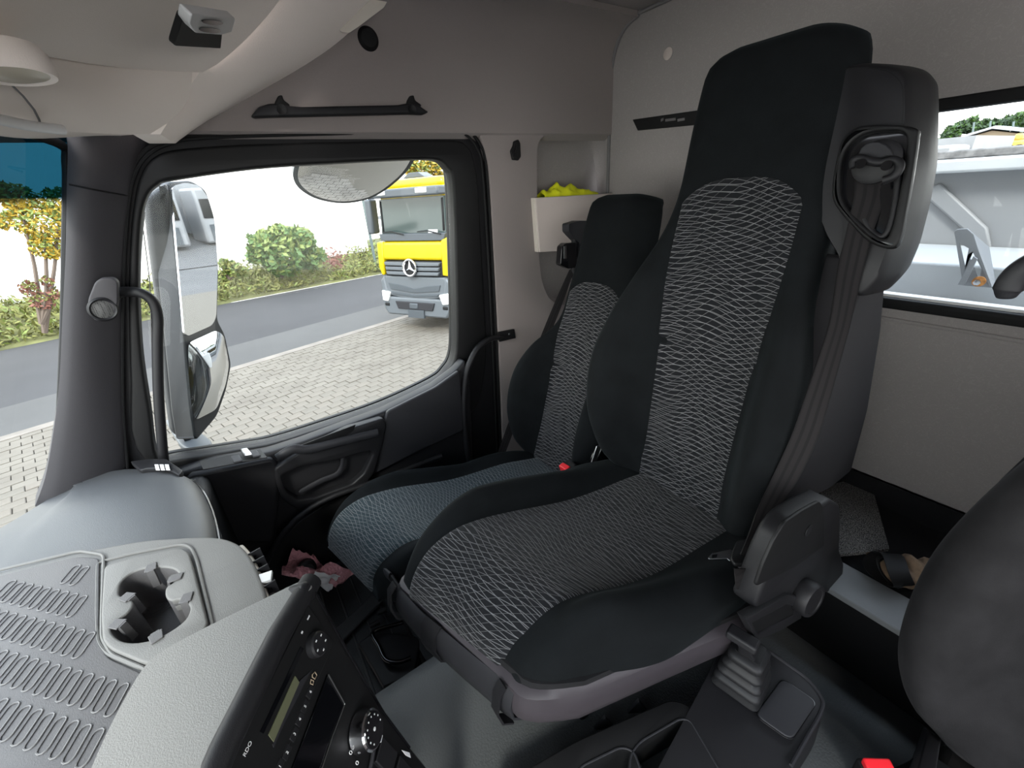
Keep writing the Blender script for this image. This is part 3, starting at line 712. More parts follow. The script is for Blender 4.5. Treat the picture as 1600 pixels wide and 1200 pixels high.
def seat_cushion(S):
    S = S
    xf, xb, yc, z, ws = S['xf'], S['xb'], S['y'], S['zc'], S.get('ws', 1)
    WF = S.get('wf', .25)
    L = xb - xf
    def HW(x):        # half width
        s = (x - xf) / L; return (WF - .03 * ss(.75, 1, s) - .05 * (1 - ss(0, .12, s)) ** 2) * ws
    def top(x, y):
        s = (x - xf) / L; d = x - xf
        zt = z - .045 * ss(.15, 1, s) + .012 * math.exp(-((s - .22) / .18) ** 2)
        r = .13
        if d < r: zt -= r * 1.0 * (1 - math.sqrt(max(0, 1 - ((r - d) / r) ** 2)))
        ay = abs(y); b = .048 * ss(.04, .3, s) * (1 - .25 * ss(.85, 1, s))
        zt += b * ss(.135, .205, ay)
        wv = HW(x); rr = .055; e = ay - (wv - rr)
        if e > 0: zt -= rr * (1 - math.sqrt(max(0, 1 - min(1, e / rr) ** 2))) * 1.1
        return zt
    zb = z - S.get('drop', .14)
    rows = []
    yaw, tilt = 0, S.get('tilt', 0); piv = Vector((xf + .12, yc, z)); RM = Matrix.Rotation(tilt, 3, 'Y') ; RZ = Matrix.Rotation(yaw, 3, 'Z')
    ky, kx = S.get('ky', 0), S.get('kx', 0)
    def TR(p):
        d = RM @ (Vector(p) - piv)
        d.z += S.get('lift', .055) * ss(.0, .5, d.x) * ss(-.03, -.12, d.z)
        if abs(d.y) > .15: d.y -= math.copysign((abs(d.y) - .15) * S.get('tap', .3) * (1 - ss(-.14, .2, d.x)), d.y)
        return piv + Vector((d.x - kx * max(-.14, min(.14, d.y)) * (1 - ss(-.15, .25, d.x)), d.y - ky * d.x, d.z))
    S['TR'] = TR
    N = 44
    for i in range(N + 1):
        t = i / N; x = xf + L * (t ** 1.5 if t < .5 else t ** 1.5); wv = HW(x); r = []
        for k in range(33):
            a = -math.cos(math.pi * k / 32); a = a * (.7 + .3 * abs(a)); y = wv * a; r.append(Vector((x, yc + y, max(zb + .01, top(x, y)))))
        r.append(Vector((x, yc + wv * 1.0, zb + (top(x, wv) - zb) * .4 if top(x, wv) > zb else zb)))
        r.append(Vector((x + (.02 if i == 0 else 0), yc + wv * .96, zb)))
        for k in range(1, 6): r.append(Vector((x + (.02 if i == 0 else 0), yc + wv * .96 * (1 - 2 * k / 6), zb)))
        r.append(Vector((x + (.02 if i == 0 else 0), yc - wv * .96, zb)))
        r.append(Vector((x, yc - wv, zb + (top(x, -wv) - zb) * .4 if top(x, -wv) > zb else zb)))
        rows.append(r)
    rows = [[TR(p) for p in r] for r in rows]
    obj('cushion', grid(rows, cu=True, capu=True), 'velvet', S['obj'], sharp=70)
    if S.get('noins'): return top, HW, zb
    # patterned insert over the top and down over the front
    rows = []; uvs = []; n = 56; m_ = 24; wi = S.get('wi', .145) * ws
    prof_ = []
    # front face points then top
    for k in range(8): prof_.append((xf - .004, zb + .015 + (z - .13 - zb) * k / 7 if z - .13 > zb + .02 else None))
    path = []
    for k in range(6): path.append(('f', zb + .03 + (.02) * k / 5))
    length = 0
    xs = [xf + L * (i / n) ** 1.6 for i in range(n + 1)]
    rows.append([Vector((xf - .006, yc + wi * .90 * (-1 + 2 * j / m_), zb + .005)) for j in range(m_ + 1)]); uvs.append([(wi * (-1 + 2 * j / m_) + .3, 5 + zb - z) for j in range(m_ + 1)])
    prevp = rows[0][m_ // 2]; acc = 5 + zb - z
    for i, x in enumerate(xs):
        r = []; uv = []
        s = (x - xf) / L; wl = wi * interps([(0, .92), (.08, 1.0), (.5, 1.04), (1, .95)], s)
        mid = Vector((x, yc, top(x, 0))); acc += (mid - prevp).length; prevp = mid
        for j in range(m_ + 1):
            a = -1 + 2 * j / m_; y = wl * a; e = .0045 if abs(a) < .97 else -.004
            zz = top(x, y); nx = -max(0, 1 - (x - xf) / .13)
            p = Vector((x + nx * e * 1.3, yc + y, zz + e)); r.append(p); uv.append((y + .3, acc))
        rows.append(r); uvs.append(uv)
    rows = [[TR(p) for p in r] for r in rows]
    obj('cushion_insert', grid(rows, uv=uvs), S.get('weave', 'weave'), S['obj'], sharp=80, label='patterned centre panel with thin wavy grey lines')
    return top, HW, zb

# ---- middle seat -------------------------------------------------------------------------------------------------
ms = thing('middle_seat', 'tall black middle seat with its own shoulder belt box, nearest the gear console', 'seat', (.5, .52, .3))
S1 = dict(obj=ms, x=.80, y=.505, z=.565, rake=.20, hs=.997, xf=.185, xb=.83, zc=.655, wf=.262, lean=.045, near=-.030, far=.014, ky=.12, kx=.30, tilt=R(7), drop=.135, tap=.55)
Pm, Fm, Wm = seat_back(S1, 'middle')
S1['y'] = .545; topm, HWm, zbm = seat_cushion(S1); TRm = S1['TR']
# plastic pan under the cushion
pan = []
def pan_loop(x0, x1, y0, y1, z, r, ins=0, T_=None):
    return [(T_ or (lambda q: q))(Vector((p.x, p.y, z))) for p in rounded([(x0 + ins, y0 + ins), (x1 - ins, y0 + ins), (x1 - ins, y1 - ins), (x0 + ins, y1 - ins)], r, 6)]
zb_ = zbm
rows = [pan_loop(.175, .84, .248, .81, zb_ + z, .10, i_, TRm) for z, i_ in ((.030, .020), (.018, .002), (-.01, .0), (-.045, .004), (-.066, .018), (-.078, .05))]
obj('seat_pan', grid(rows, cu=True, capu=True), 'plastic_lilac', ms)
rows = [pan_loop(.19, .82, .268, .79, zb_ + .025 + z, .10, i_, TRm) for z, i_ in ((-.03, .0), (.018, .0), (.020, .03))]
obj('pan_gasket', grid(rows, cu=True, capu=True), 'velvet_grey', ms)
obj('under_frame', box(.34, .82, .36, .70, .13, .43), 'plastic_black', ms, bevel=.01)
rows = []
for y, dx in [(.34, .012), (.39, .002), (.48, -.004), (.61, -.004), (.70, .002), (.75, .014)]:
    rows.append([TRm((0.172 + dx, y, zb_ + .018)), TRm((0.164 + dx, y, zb_ + .008)), TRm((0.160 + dx, y, zb_ - .03)), TRm((0.168 + dx, y, zb_ - .065)), TRm((0.189 + dx, y, zb_ - .08))])
obj('front_apron', solid(grid(rows), .004), 'plastic_mid', ms)
for y in (.375, .57, .725):
    rows = [[TRm((.164, y + dy, zb_ + .026)), TRm((.152, y + dy, zb_ + .006)), TRm((.150, y + dy, zb_ - .04)), TRm((.162, y + dy, zb_ - .075)), TRm((.185, y + dy, zb_ - .09))] for dy in (-.022, -.016, .016, .022)]
    obj('apron_clip', solid(grid(rows), .004), 'plastic_dark', ms)
# recliner side cover (near side)
Yn = .222
cov = [(1160, 938), (1172, 905), (1190, 860), (1205, 828), (1222, 806), (1250, 787), (1280, 771), (1294, 780), (1296, 800), (1296, 850), (1304, 872), (1303, 900), (1290, 915), (1245, 925), (1200, 940)]
yplate('recliner_cover', cov, Yn, .045, 'plastic_dark', ms, r=.012, bevel=.008)
yplate('cover_face', [(1178, 915), (1190, 880), (1207, 842), (1224, 815), (1252, 796), (1278, 782), (1285, 792), (1286, 852), (1240, 885)], Yn - .022, .006, 'plastic_black', ms, r=.01, bevel=.002)
c = U(1263, 829, 'y', Yn - .026); obj('cap_ring', lathe([(.008, 0), (.012, 0), (.012, .0015), (.008, .0015)], c, (0, -1, 0), 24), 'plastic_dark', ms)
pk = [(1160, 968), (1220, 935), (1238, 940), (1240, 955), (1215, 972), (1178, 990), (1168, 985)]
yplate('lever_frame', [(1158, 962), (1225, 925), (1250, 930), (1246, 962), (1215, 980), (1176, 997)], Yn - .022, .018, 'plastic_dark', ms, holes=[[(1168, 968), (1222, 940), (1236, 944), (1234, 956), (1210, 968), (1178, 985)]], bevel=.003)
yplate('lever_face', [(1162, 965), (1225, 930), (1244, 934), (1240, 960), (1212, 974), (1177, 991)], Yn - .022, .012, 'plastic_black', ms, bevel=.002)
c = U(1250, 926, 'y', Yn - .026)
obj('height_knob', lathe([(0, 0), (.036, 0), (.038, .003), (.038, .026), (.035, .030), (.029, .030), (.027, .028), (0, .028)], c, Vector((-.1, -1, .1)), 36), 'plastic_dark', ms)
rb = [U(x, y, 'y', .285) for x, y in [(1384, 436), (1376, 520), (1356, 640), (1330, 736), (1296, 764)]]
lb = [Vector((.80 + .2 * (z - .565) + .05, .285, z)) for z in (.66, .85, 1.05, 1.20)]
spo = rounded(rb + lb, .015, 4)
obj('side_panel', prism(spo, (0, .30, 0)), 'side_cloth', ms, bevel=.018, seg=3, label='plain dark grey cloth side of the backrest')
# belt box at the shoulder
nv = Vector((.19, 0, 1)).normalized()
# side profile outline of the box seen from the front: vertical section pieces lofted from front to rear
def bpt(px, py, X): return U(px, py, 'x', X)
front = [(1298, 128), (1300, 104), (1345, 97), (1398, 103), (1416, 118), (1418, 160), (1416, 260), (1404, 330), (1388, 396), (1370, 440), (1340, 470), (1318, 440), (1310, 405), (1290, 372), (1276, 335), (1276, 280), (1288, 210)]
Xf0 = .98
ff = [U(x, y, 'y', .0 + .30) for x, y in front]
def slopeX(z): return .995 + .19 * (z - 1.48)      # front plane of the box, leaning with the back
nfr = Vector((-1, 0, .19)).normalized(); p0 = Vector((.995, .3, 1.48))
fpl = [UP(x, y, p0, nfr) for x, y in front]
fpl = rounded(fpl, .014, 4)
rear_v = Vector((.135, 0, 0.0))
rows = [[p + Vector((.0, 0, 0)) + (sum(fpl, Vector()) / len(fpl) - p) * .05 for p in fpl], [p + Vector((.006, 0, 0)) + (sum(fpl, Vector()) / len(fpl) - p) * .012 for p in fpl]]
cen = sum(fpl, Vector()) / len(fpl)
for d, k in ((.02, 0), (.06, 0), (.09, .0), (.115, .03), (.128, .09), (.130, .2)):
    rows.append([p + Vector((d, -.012 * ss(0, .06, d), 0)) + (cen - p) * k for p in fpl])
obj('belt_box', grid(rows, cu=True, capu=True), 'plastic_dark', ms, sharp=60, label='dark grey upholstered shoulder belt box')
def onb(x, y, lift=0): return UP(x, y, p0 + nfr * lift, nfr)
sm = [onb(x, y, -.001) for x, y in [(1300, 109), (1340, 106), (1370, 107), (1390, 113), (1405, 125), (1411, 140), (1411, 175), (1409, 196)]]
obj('seam', tube(catmull(sm, 5), .0013, 6), 'plastic_black', ms)
bz_o = [(1312, 240), (1318, 222), (1330, 208), (1352, 198), (1400, 197), (1434, 202), (1436, 215), (1430, 260), (1420, 320), (1410, 370), (1398, 388), (1376, 386), (1352, 372), (1326, 345), (1306, 318), (1303, 290)]
ofr = (p0 + nfr * .004, Vector((0, 1, 0)), Vector((.19, 0, 1)).normalized())
def loc2(x, y, lift=.004):
    p = onb(x, y, lift) - ofr[0]; return Vector((p.dot(ofr[1]), p.dot(ofr[2])))
bo_ = catmull([loc2(*q) for q in bz_o], 4, True)
bi = catmull([loc2(*q) for q in [(1320, 250), (1330, 228), (1352, 212), (1385, 206), (1415, 210), (1418, 240), (1408, 300), (1394, 362), (1378, 372), (1345, 345), (1322, 318), (1316, 290)]], 4, True)
bo_m = obj('belt_bezel', plate(bo_, [bi], .022, .005, ofr), 'plastic_black', ms)
obj('bezel_floor', plate(bo_, [], .004, .001, (ofr[0] - nfr * .004, ofr[1], ofr[2])), 'gloss_black', ms)
obj('slot_rim', tube(catmull([onb(x, y, .006) for x, y in [(1404, 262), (1400, 310), (1390, 356), (1376, 370), (1360, 360), (1350, 342)]], 5), .005, 10), 'plastic_dark', ms)
c = onb(1367, 252, .02)
obj('guide_disc', lathe([(0, 0), (.030, 0), (.034, .006), (.034, .012), (.028, .016), (0, .018)], c - nfr * .018, nfr, 32), 'plastic_dark', ms)
fanp = [onb(x, y, .022) for x, y in [(1341, 243), (1344, 232), (1352, 225), (1362, 221), (1374, 221), (1385, 226), (1393, 234), (1396, 244), (1384, 243), (1376, 248), (1360, 248), (1350, 243)]]
obj('guide_cover', prism(fanp, -nfr * .008), 'plastic_mid', ms, bevel=.002)
lo = [onb(x, y, .03) for x, y in [(1336, 250), (1344, 246), (1356, 251), (1372, 253), (1386, 247), (1402, 250), (1408, 260), (1402, 270), (1388, 276)]]
gl_ = [onb(x, y, .03) for x, y in [(1334, 262), (1334, 252), (1344, 247), (1360, 252), (1376, 254), (1392, 250), (1404, 254), (1405, 264), (1396, 276), (1380, 282)]]
obj('belt_loop', tube(catmull(gl_, 5), .0065, 10), 'plastic_dark', ms)
for x, y in ((1346, 256), (1386, 259)):
    obj('loop_eye', lathe([(.003, 0), (.0075, 0), (.0075, .003), (.003, .003)], onb(x, y, .036), nfr, 16), 'gloss_black', ms)
# webbing
def bp_(px, py, X): return U(px, py, 'x', X)
L_ = [(1334, 266, .965), (1338, 300, .955), (1325, 350, .94), (1313, 420, .92), (1302, 500, .895), (1283, 560, .865), (1262, 620, .83), (1240, 680, .80), (1212, 740, .775), (1190, 790, .76), (1178, 826, .75), (1160, 868, .735)]
R_ = [(1388, 272, .965), (1380, 310, .955), (1362, 370, .94), (1340, 440, .92), (1322, 510, .895), (1306, 570, .865), (1290, 630, .83), (1272, 690, .80), (1244, 750, .775), (1214, 795, .76), (1190, 830, .75), (1176, 866, .735)]
cs = []; wsv = []
for (a, b) in zip(L_, R_):
    A = bp_(*a); B = bp_(*b); c = (A + B) / 2; wv = (B - A) / 2; ln = wv.length
    cap = .030 if len(cs) < 4 else .0225
    if ln > cap: wv = wv.normalized() * cap
    elif ln < .022:                 # turned edge-on: keep the true width of the webbing, swing it in depth
        extra = math.sqrt(max(0, .023 ** 2 - ln * ln)); wv = wv + Vector((extra * .8, 0, 0))
    cs.append(c); wsv.append(wv)
obj('shoulder_belt', ribbon(cs, wsv), 'webbing', ms, label='dark brown-black belt webbing')
# lower anchor, latch tongue
yl = .235
q = [(1062, 866), (1074, 858), (1142, 856), (1150, 862), (1150, 872), (1142, 876), (1062, 874)]
def seatp(px, py, z): return U(px, py, 'z', z + .03)
tg = [seatp(x, y, .585) for x, y in [(1106, 873), (1112, 866), (1140, 860), (1156, 862), (1156, 874), (1140, 878), (1136, 874), (1108, 875)]]
obj('latch_tongue', prism(tg, (0, 0, .003)), 'steel', ms, bevel=.0008, label='steel belt latch tongue')
obj('tongue_slot', prism([seatp(x, y, .5885) for x, y in [(1113, 867), (1121, 866), (1120, 871), (1112, 872)]], (0, 0, .0005)), 'gloss_black', ms)
hd_ = rounded([seatp(x, y, .582) for x, y in [(1142, 868), (1150, 850), (1168, 848), (1180, 862), (1178, 878), (1166, 888), (1146, 888), (1140, 878)]], .006, 3)
obj('tongue_body', prism(hd_, (0, 0, .012)), 'plastic_black', ms, bevel=.003)
obj('tongue_wire', tube([p + Vector((0, 0, .004)) for p in [seatp(x, y, .58) for x, y in [(1137, 874), (1146, 889), (1168, 890), (1181, 876)]]], .0022, 8), 'steel', ms)
yplate('anchor_strap', [(1147, 888), (1170, 888), (1166, 925), (1150, 920)], .235, .002, 'webbing', ms, bevel=.0005)
# buckle with red button between the two seats
bk = thing('seat_belt_buckle', 'black belt buckle with red release button between the two seats', 'buckle', U(880, 735, 'y', .84))
c = U(884, 734, 'y', .85); up_ = Vector((-.25, .1, 1)).normalized(); sd = Vector((0, 1, -.1)).normalized(); fw_ = up_.cross(sd)
obj('buckle_body', obox(c - up_ * .03 + Vector((.022, 0, 0)), fw_ * .014, sd * .024, up_ * .045), 'plastic_black', bk, bevel=.005)
obj('release_button', obox(c + up_ * .004, fw_ * .010, sd * .019, up_ * .013), 'red_plastic', bk, bevel=.003)
# second buckle stalk beside the backrest
bk = thing('belt_tongue_holder', 'upright black belt stalk with pale metal edge beside the tall backrest', 'buckle', U(940, 740, 'y', .78))
yplate('stalk_body', [(936, 695), (945, 702), (966, 745), (950, 752), (930, 746), (926, 720)], .80, .03, 'gloss_black', bk, r=.004)
yplate('metal_edge', [(932, 697), (940, 695), (934, 728), (926, 736), (922, 728)], .79, .004, 'steel', bk, r=.002, bevel=.001)

# ---- passenger seat ----------------------------------------------------------------------------------------------
ps = thing('passenger_seat', 'lower black passenger seat next to the door, its cushion panel coloured teal to carry the window light', 'seat', (.45, 1.15, 0))
S2 = dict(obj=ps, x=.82, y=1.055, z=.335, rake=.33, hs=.985, xf=.075, xb=.84, zc=.435, sh=.036, itop=.755, wf=.245, ws=.93, ky=.12, kx=.25, wi=.158, tilt=R(8), drop=.15)
Pp, Fp, Wp = seat_back(S2, 'passenger')
S2['y'] = 1.09; S2['weave'] = 'weave_window_lit'; topp, HWp, zbp = seat_cushion(S2)
rows = [pan_loop(.13, .84, .86, 1.30, zbp + z, .09, i_, S2['TR']) for z, i_ in ((.006, .012), (-.004, 0), (-.05, .01), (-.065, .04))]
obj('seat_pan', grid(rows, cu=True, capu=True), 'plastic_dark', ps)
a, b, c = U(556, 848, 'x', .105), U(612, 903, 'x', .135), U(646, 955, 'x', .150)
obj('front_bar', tube([a, b], .012, 10, flat=(.6, 1.3)), 'plastic_mid', ps)
obj('front_bar', tube([b, c], .012, 10, flat=(.6, 1.3)), 'plastic_black', ps)
# suspension bellows (stack of rounded steps)
rows = []
for k, (z, ins) in enumerate([(.165, .05), (.16, .03), (.14, .02), (.13, .045), (.12, .045), (.105, .015), (.09, .012), (.08, .04), (.07, .04), (.055, .008), (.04, .0), (.0, .0)]):
    rows.append(pan_loop(.20, .74, .86, 1.30, z, .07, ins))
obj('suspension_bellows', grid([pan_loop(.24, .70, .88, 1.24, .25, .06, .03)] + rows, cu=True, capu=True), 'rubber_bellows', ps)
rows = [pan_loop(.165, .78, .83, 1.33, z, .06, ins) for z, ins in ((.052, .02), (.045, .0), (-.0, -.01))]
obj('seat_base', grid(rows, cu=True, capu=True), 'plastic_dark', ps, bevel=0)
obj('bolster_sock', lathe([(0, 0), (.035, 0), (.05, .02), (.052, .06), (.04, .085), (0, .09)], U(644, 915, 'z', .17) + Vector((.03, .02, 0)), (0, 0, 1)), 'rubber_bellows', ps)
# belt upper guide on the far shoulder + belt + tongue
Xg = 1.12; Yg = 1.30
c = U(888, 400, 'y', Yg)
gp = [U(x, y, 'y', Yg) for x, y in [(889, 362), (889, 350), (905, 345), (922, 345), (930, 352), (925, 380), (915, 385), (900, 420), (906, 380), (896, 370)]]
obj('belt_guide_cap', prism(rounded(gp, .006, 3), (0, .04, 0)), 'plastic_mid', ps, bevel=.004)
gp = rounded([U(x, y, 'y', Yg - .01) for x, y in [(878, 386), (884, 380), (900, 379), (902, 418), (888, 420), (876, 414)]], .006, 3)
obj('belt_guide_loop', prism(gp, (0, .03, 0)), 'gloss_black', ps, bevel=.004)
gp = [U(x, y, 'y', Yg - .013) for x, y in [(882, 385), (885, 384), (885, 404), (882, 404)]]
obj('guide_slot', prism(gp, (0, .003, 0)), 'steel', ps)
obj('guide_post', tube([U(898, 352, 'y', Yg + .02), U(896, 420, 'y', Yg + .02), U(902, 470, 'y', Yg + .02)], .012, 10), 'plastic_dark', ps)
cs = []; wsv = []
for (x, y, X, hw) in [(894, 420, 1.12, .012), (880, 455, 1.08, .018), (862, 500, 1.02, .022), (838, 560, .95, .022), (812, 630, .88, .022), (790, 690, .82, .022), (776, 728, .80, .02)]:
    p = U(x, y, 'y', Yg + .02 + (1.12 - X) * .2); cs.append(p); wsv.append(Vector((.8, -.5, .25)).normalized() * hw)
obj('shoulder_belt', ribbon(cs, wsv), 'webbing', ps)
c = U(776, 728, 'y', 1.36)
obj('tongue_body', obox(U(775, 729, 'y', 1.30), (.03, 0, .004), (0, .008, 0), (-.002, 0, .007)), 'plastic_dark', ps, bevel=.003)
yplate('latch_tongue', [(766, 732), (783, 730), (781, 746), (770, 748)], 1.29, .002, 'label_white', ps, bevel=.0005, label='bright metal latch tongue')
yplate('tongue_slot', [(771, 739), (778, 738), (777, 743), (772, 744)], 1.288, .002, 'gloss_black', ps, bevel=.0005)

# ---- driver seat -------------------------------------------------------------------------------------------------
ds = thing('bucket_seat', 'large charcoal fabric seat cut off by the right edge of the foreground', 'seat', (.8, -.22, .1))
S3 = dict(obj=ds, x=.835, y=-.218, z=.38, rake=.24, hs=1.07, velvet='velvet_grey', insert=False, xf=.30, xb=.82, zc=.40)
Pd, Fd, Wd = seat_back(S3, 'driver')
S3['wf'] = .20; S3['noins'] = True; seat_cushion(S3)
obj('seat_frame', box(.34, .95, -.42, -.07, .14, .27), 'plastic_black', ds, bevel=.02)
yplate('side_bracket', [(1452, 1142), (1460, 1148), (1446, 1215), (1428, 1215)], -.055, .02, 'plastic_mid', ds, bevel=.003)
# raised armrest end on the shoulder
pts = [U(x, y, 'x', .93) for x, y in [(1576, 468), (1566, 462), (1572, 440), (1588, 418), (1620, 396), (1660, 390)]]
pts = [U(x, y, 'x', .93) for x, y in [(1571, 466), (1575, 452), (1584, 436), (1600, 421), (1625, 408), (1665, 400)]]
pts += [Vector((.96, .0, pts[-1].z + .01)), Vector((.99, -.07, pts[-1].z - .01))]
obj('armrest', tube(catmull(pts, 6), [.008, .010, .011, .012, .013, .014] + [.016] * (len(catmull(pts, 6)) - 6), 14), 'plastic_mid', ds, label='curved dark armrest arm')
# red buckle at the lower edge
bk = thing('driver_belt_buckle', 'red buckle button at the bottom edge in front of the driver seat', 'buckle', U(1370, 1190, 'z', .38))
c = U(1372, 1199, 'z', .40); up_ = Vector((-.2, 0, 1)).normalized(); sd = Vector((.75, -.65, .15)).normalized(); fw_ = up_.cross(sd).normalized()
obj('release_button', obox(c, fw_ * .010, sd * .021, up_ * .012), 'red_plastic', bk, bevel=.003)
obj('buckle_body', obox(c - up_ * .05, fw_ * .015, sd * .026, up_ * .045), 'plastic_black', bk, bevel=.005)
# ================================================================== DASHBOARD
db = thing('dashboard', 'grey truck dashboard with cup holders and ribbed storage mat, dark radio panel facing the seats', 'dashboard', (-.3, .7, .3))
ZC = .80
def zp(pl, z): return [Vector((p.x, p.y)) for p in (U(x, y, 'z', z) for x, y in pl)]
FZ = lambda z: ((0, 0, z), (1, 0, 0), (0, 1, 0))
# passenger side top: swept profile along Y
rows = []
tabx = [(1.03 - .12, -.182), (.96, -.185), (1.05, -.190), (1.2, -.215), (1.3, -.245), (1.40, -.30), (1.46, -.36)]
for k in range(15):
    y = .88 + (1.465 - .88) * k / 14; xr = interps(tabx, y); zt = .735 - .035 * ss(1.2, 1.47, y); r = []
    xfr = wsX(y, zt) + .015
    r += [Vector((xfr, y, zt - .012)), Vector((xfr * .75 + xr * .25, y, zt - .002)), Vector((xfr * .5 + xr * .5 - .06, y, zt + .004)), Vector((xr - .16, y, zt + .006)), Vector((xr - .08, y, zt + .002)), Vector((xr - .035, y, zt - .008)), Vector((xr - .01, y, zt - .026)), Vector((xr, y, zt - .055)), Vector((xr - .004, y, zt - .11)), Vector((xr - .03, y, zt - .14))]
    rows.append(catmull(r, 3))
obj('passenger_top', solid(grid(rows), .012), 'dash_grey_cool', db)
obj('glovebox_face', box(-.6, -.225, .86, 1.46, .06, .62), 'plastic_black', db, bevel=.03, seg=3)
a = [Vector((interps(tabx, y) + .001, y, .735 - .035 * ss(1.2, 1.47, y) - .05)) for y in (.9, 1.0, 1.1, 1.2, 1.3, 1.4, 1.455)]
obj('edge_bead', tube(catmull(a, 4), .004, 8), 'gloss_black', db)
# end vent near the door
pts = rounded(zp([(206, 726), (236, 722), (262, 722), (288, 740), (282, 748), (262, 736), (232, 737), (222, 740)], .712), .008)
obj('corner_trim', plate(pts, [], .016, .003, FZ(.716)), 'plastic_dark', db)
for k in range(3):
    q = [U(242 + 8 * k, 727, 'z', .727), U(248 + 8 * k, 727, 'z', .727), U(250 + 8 * k, 735, 'z', .727), U(244 + 8 * k, 735, 'z', .727)]
    obj('vent_slot', prism(q, (0, 0, .003)), 'white_plastic', db)
# centre body
body = [(-260, 960), (0, 893), (110, 864), (225, 843), (300, 838), (345, 838), (376, 850), (396, 876), (412, 915), (424, 960), (470, 1100), (300, 1500), (-260, 1500)]
cup = [(185, 924), (189, 910), (204, 896), (224, 888.5), (248, 886), (268, 888), (278, 894), (279, 902), (270, 911), (261, 917), (258, 925), (260, 934), (268, 938.5), (281, 936), (293, 942), (297, 953), (290, 968), (272, 983), (248, 996), (224, 1003), (200, 1004), (183, 998), (174, 987), (176, 977), (186, 968), (199, 958), (207, 947), (206, 937), (197, 932.5), (187, 931)]
bo2 = rounded(zp(body, ZC), .03); cp2 = catmull(zp(cup, ZC + .008), 3, True)
obj('centre_top', plate(bo2, [inset(cp2, 1.02)], .02, .006, FZ(ZC - .01)), 'dash_grey', db)
skirt = [[Vector((p.x, p.y, ZC - .008)) for p in bo2], [Vector((p.x, p.y, ZC - .05)) for p in inset(bo2, 1.004)], [Vector((p.x, p.y, ZC - .16)) for p in inset(bo2, 1.0)], [Vector((p.x, p.y, ZC - .19)) for p in inset(bo2, .97)]]
obj('centre_skirt', grid(skirt, cu=True), 'dash_grey', db)
obj('console_pedestal', prism([Vector((p.x, p.y, ZC - .19)) for p in inset(bo2, .96)], (0, 0, -.55)), 'plastic_black', db)
# cup holder insert
ins = [(163, 884), (210, 871), (282, 856), (294, 862), (300, 880), (326, 978), (290, 1010), (236, 1038), (220, 1034), (172, 1014), (160, 1000), (158, 960)]
i2 = rounded(zp(ins, ZC + .008), .012)
ch = obj('cup_holder', plate(i2, [cp2], .012, .003, FZ(ZC + .003)), 'dash_grey', db)
rows = [[Vector((p.x, p.y, ZC + d)) for p in inset(cp2, k)] for d, k in ((.006, 1.0), (.0, .99), (-.03, .96), (-.062, .93), (-.068, .90), (-.068, .6), (-.068, .02))]
obj('cup_well', grid(rows, cu=True), 'plastic_tray', ch)
o2 = rounded(zp([(152, 880), (205, 866), (284, 851), (299, 856), (308, 876), (334, 985), (296, 1018), (238, 1047), (216, 1043), (166, 1022), (153, 1004), (151, 960)], ZC), .014)
obj('insert_rim', tube([Vector((p.x, p.y, ZC + .001)) for p in o2], .0028, 8, closed=True), 'dash_grey', ch)
for (x, y, dx, dy) in [(236, 889, -.2, 1), (272, 904, -1, .3), (201, 934, 1, .2), (291, 937, -.4, 1), (186, 976, 1, .1), (244, 994, -.3, -1)]:
    a = U(x, y, 'z', ZC + .009); b = U(x + dx * 10, y + dy * 10, 'z', ZC + .009); d = (b - a).normalized(); s = Vector((-d.y, d.x, 0))
    pl = [a - d * .012 - s * .007, a + d * .006 - s * .0085, a + d * .006 + s * .0085, a - d * .012 + s * .007]
    cl = obj('cup_clip', prism(pl, (0, 0, .0025)), 'plastic_tray', ch, bevel=.001)
    pl = [a + d * .004 - s * .006, a + d * .008 - s * .005, a + d * .008 + s * .005, a + d * .004 + s * .006]
    obj('clip_tongue', prism([p + Vector((0, 0, .002)) for p in pl], (d.x * .006, d.y * .006, -.03)), 'plastic_tray', ch)
for rr in (.012, .02, .028):
    c = U(246, 944, 'z', ZC - .066); obj('well_ring', tube([c + Vector((math.cos(k * .2618) * rr, math.sin(k * .2618) * rr, .001)) for k in range(24)], .0008, 6, closed=True), 'plastic_tray', ch)
# storage mat with rows of raised ribs
mt = [(-260, 985), (0, 902), (120, 872), (156, 874), (156, 960), (155, 1000), (170, 1030), (228, 1056), (220, 1120), (150, 1400), (-260, 1400)]
m2 = rounded(zp(mt, ZC), .012)
mat_ = obj('storage_mat', plate(m2, [], .005, .002, FZ(ZC + .001)), 'plastic_tray', db, label='light grey ribbed rubber mat')
obj('mat_rim', tube([Vector((p.x, p.y, ZC + .002)) for p in rounded(zp([(-260, 968), (0, 888 + 4), (125, 862), (163, 868), (160, 962), (160, 998), (175, 1024), (232, 1048), (224, 1140), (160, 1400)], ZC), .012)][:-1], .0025, 8), 'dash_grey', db)
# rib: a raised stadium outline, rib and row directions taken from image pixels on the mat plane
d1 = (U(120, 1000, 'z', ZC) - U(100, 1028, 'z', ZC)); d1.z = 0; d1.normalize()      # along a rib
d2 = (U(160, 1010, 'z', ZC) - U(60, 985, 'z', ZC)); pitch_row = None; d2.z = 0; d2.normalize()   # along a row
def rib_mesh(Lr, wr):
    pts = [Vector((0, 0, 0)) - d1 * Lr / 2 + d1 * (Lr * 0) ]
    s = Vector((-d1.y, d1.x, 0)); out = []
    for k in range(6): a = math.pi / 2 + math.pi * k / 5; out.append(-d1 * (Lr / 2 - wr) + (d1 * math.cos(a) + s * math.sin(a)) * wr)
    for k in range(6): a = -math.pi / 2 + math.pi * k / 5; out.append(d1 * (Lr / 2 - wr) + (d1 * math.cos(a) + s * math.sin(a)) * wr)
    return tube(out, .0010, 5, closed=True)
rm = rib_mesh(.039, .0060); finish(rm); rm.materials.append(M['mat_groove'])
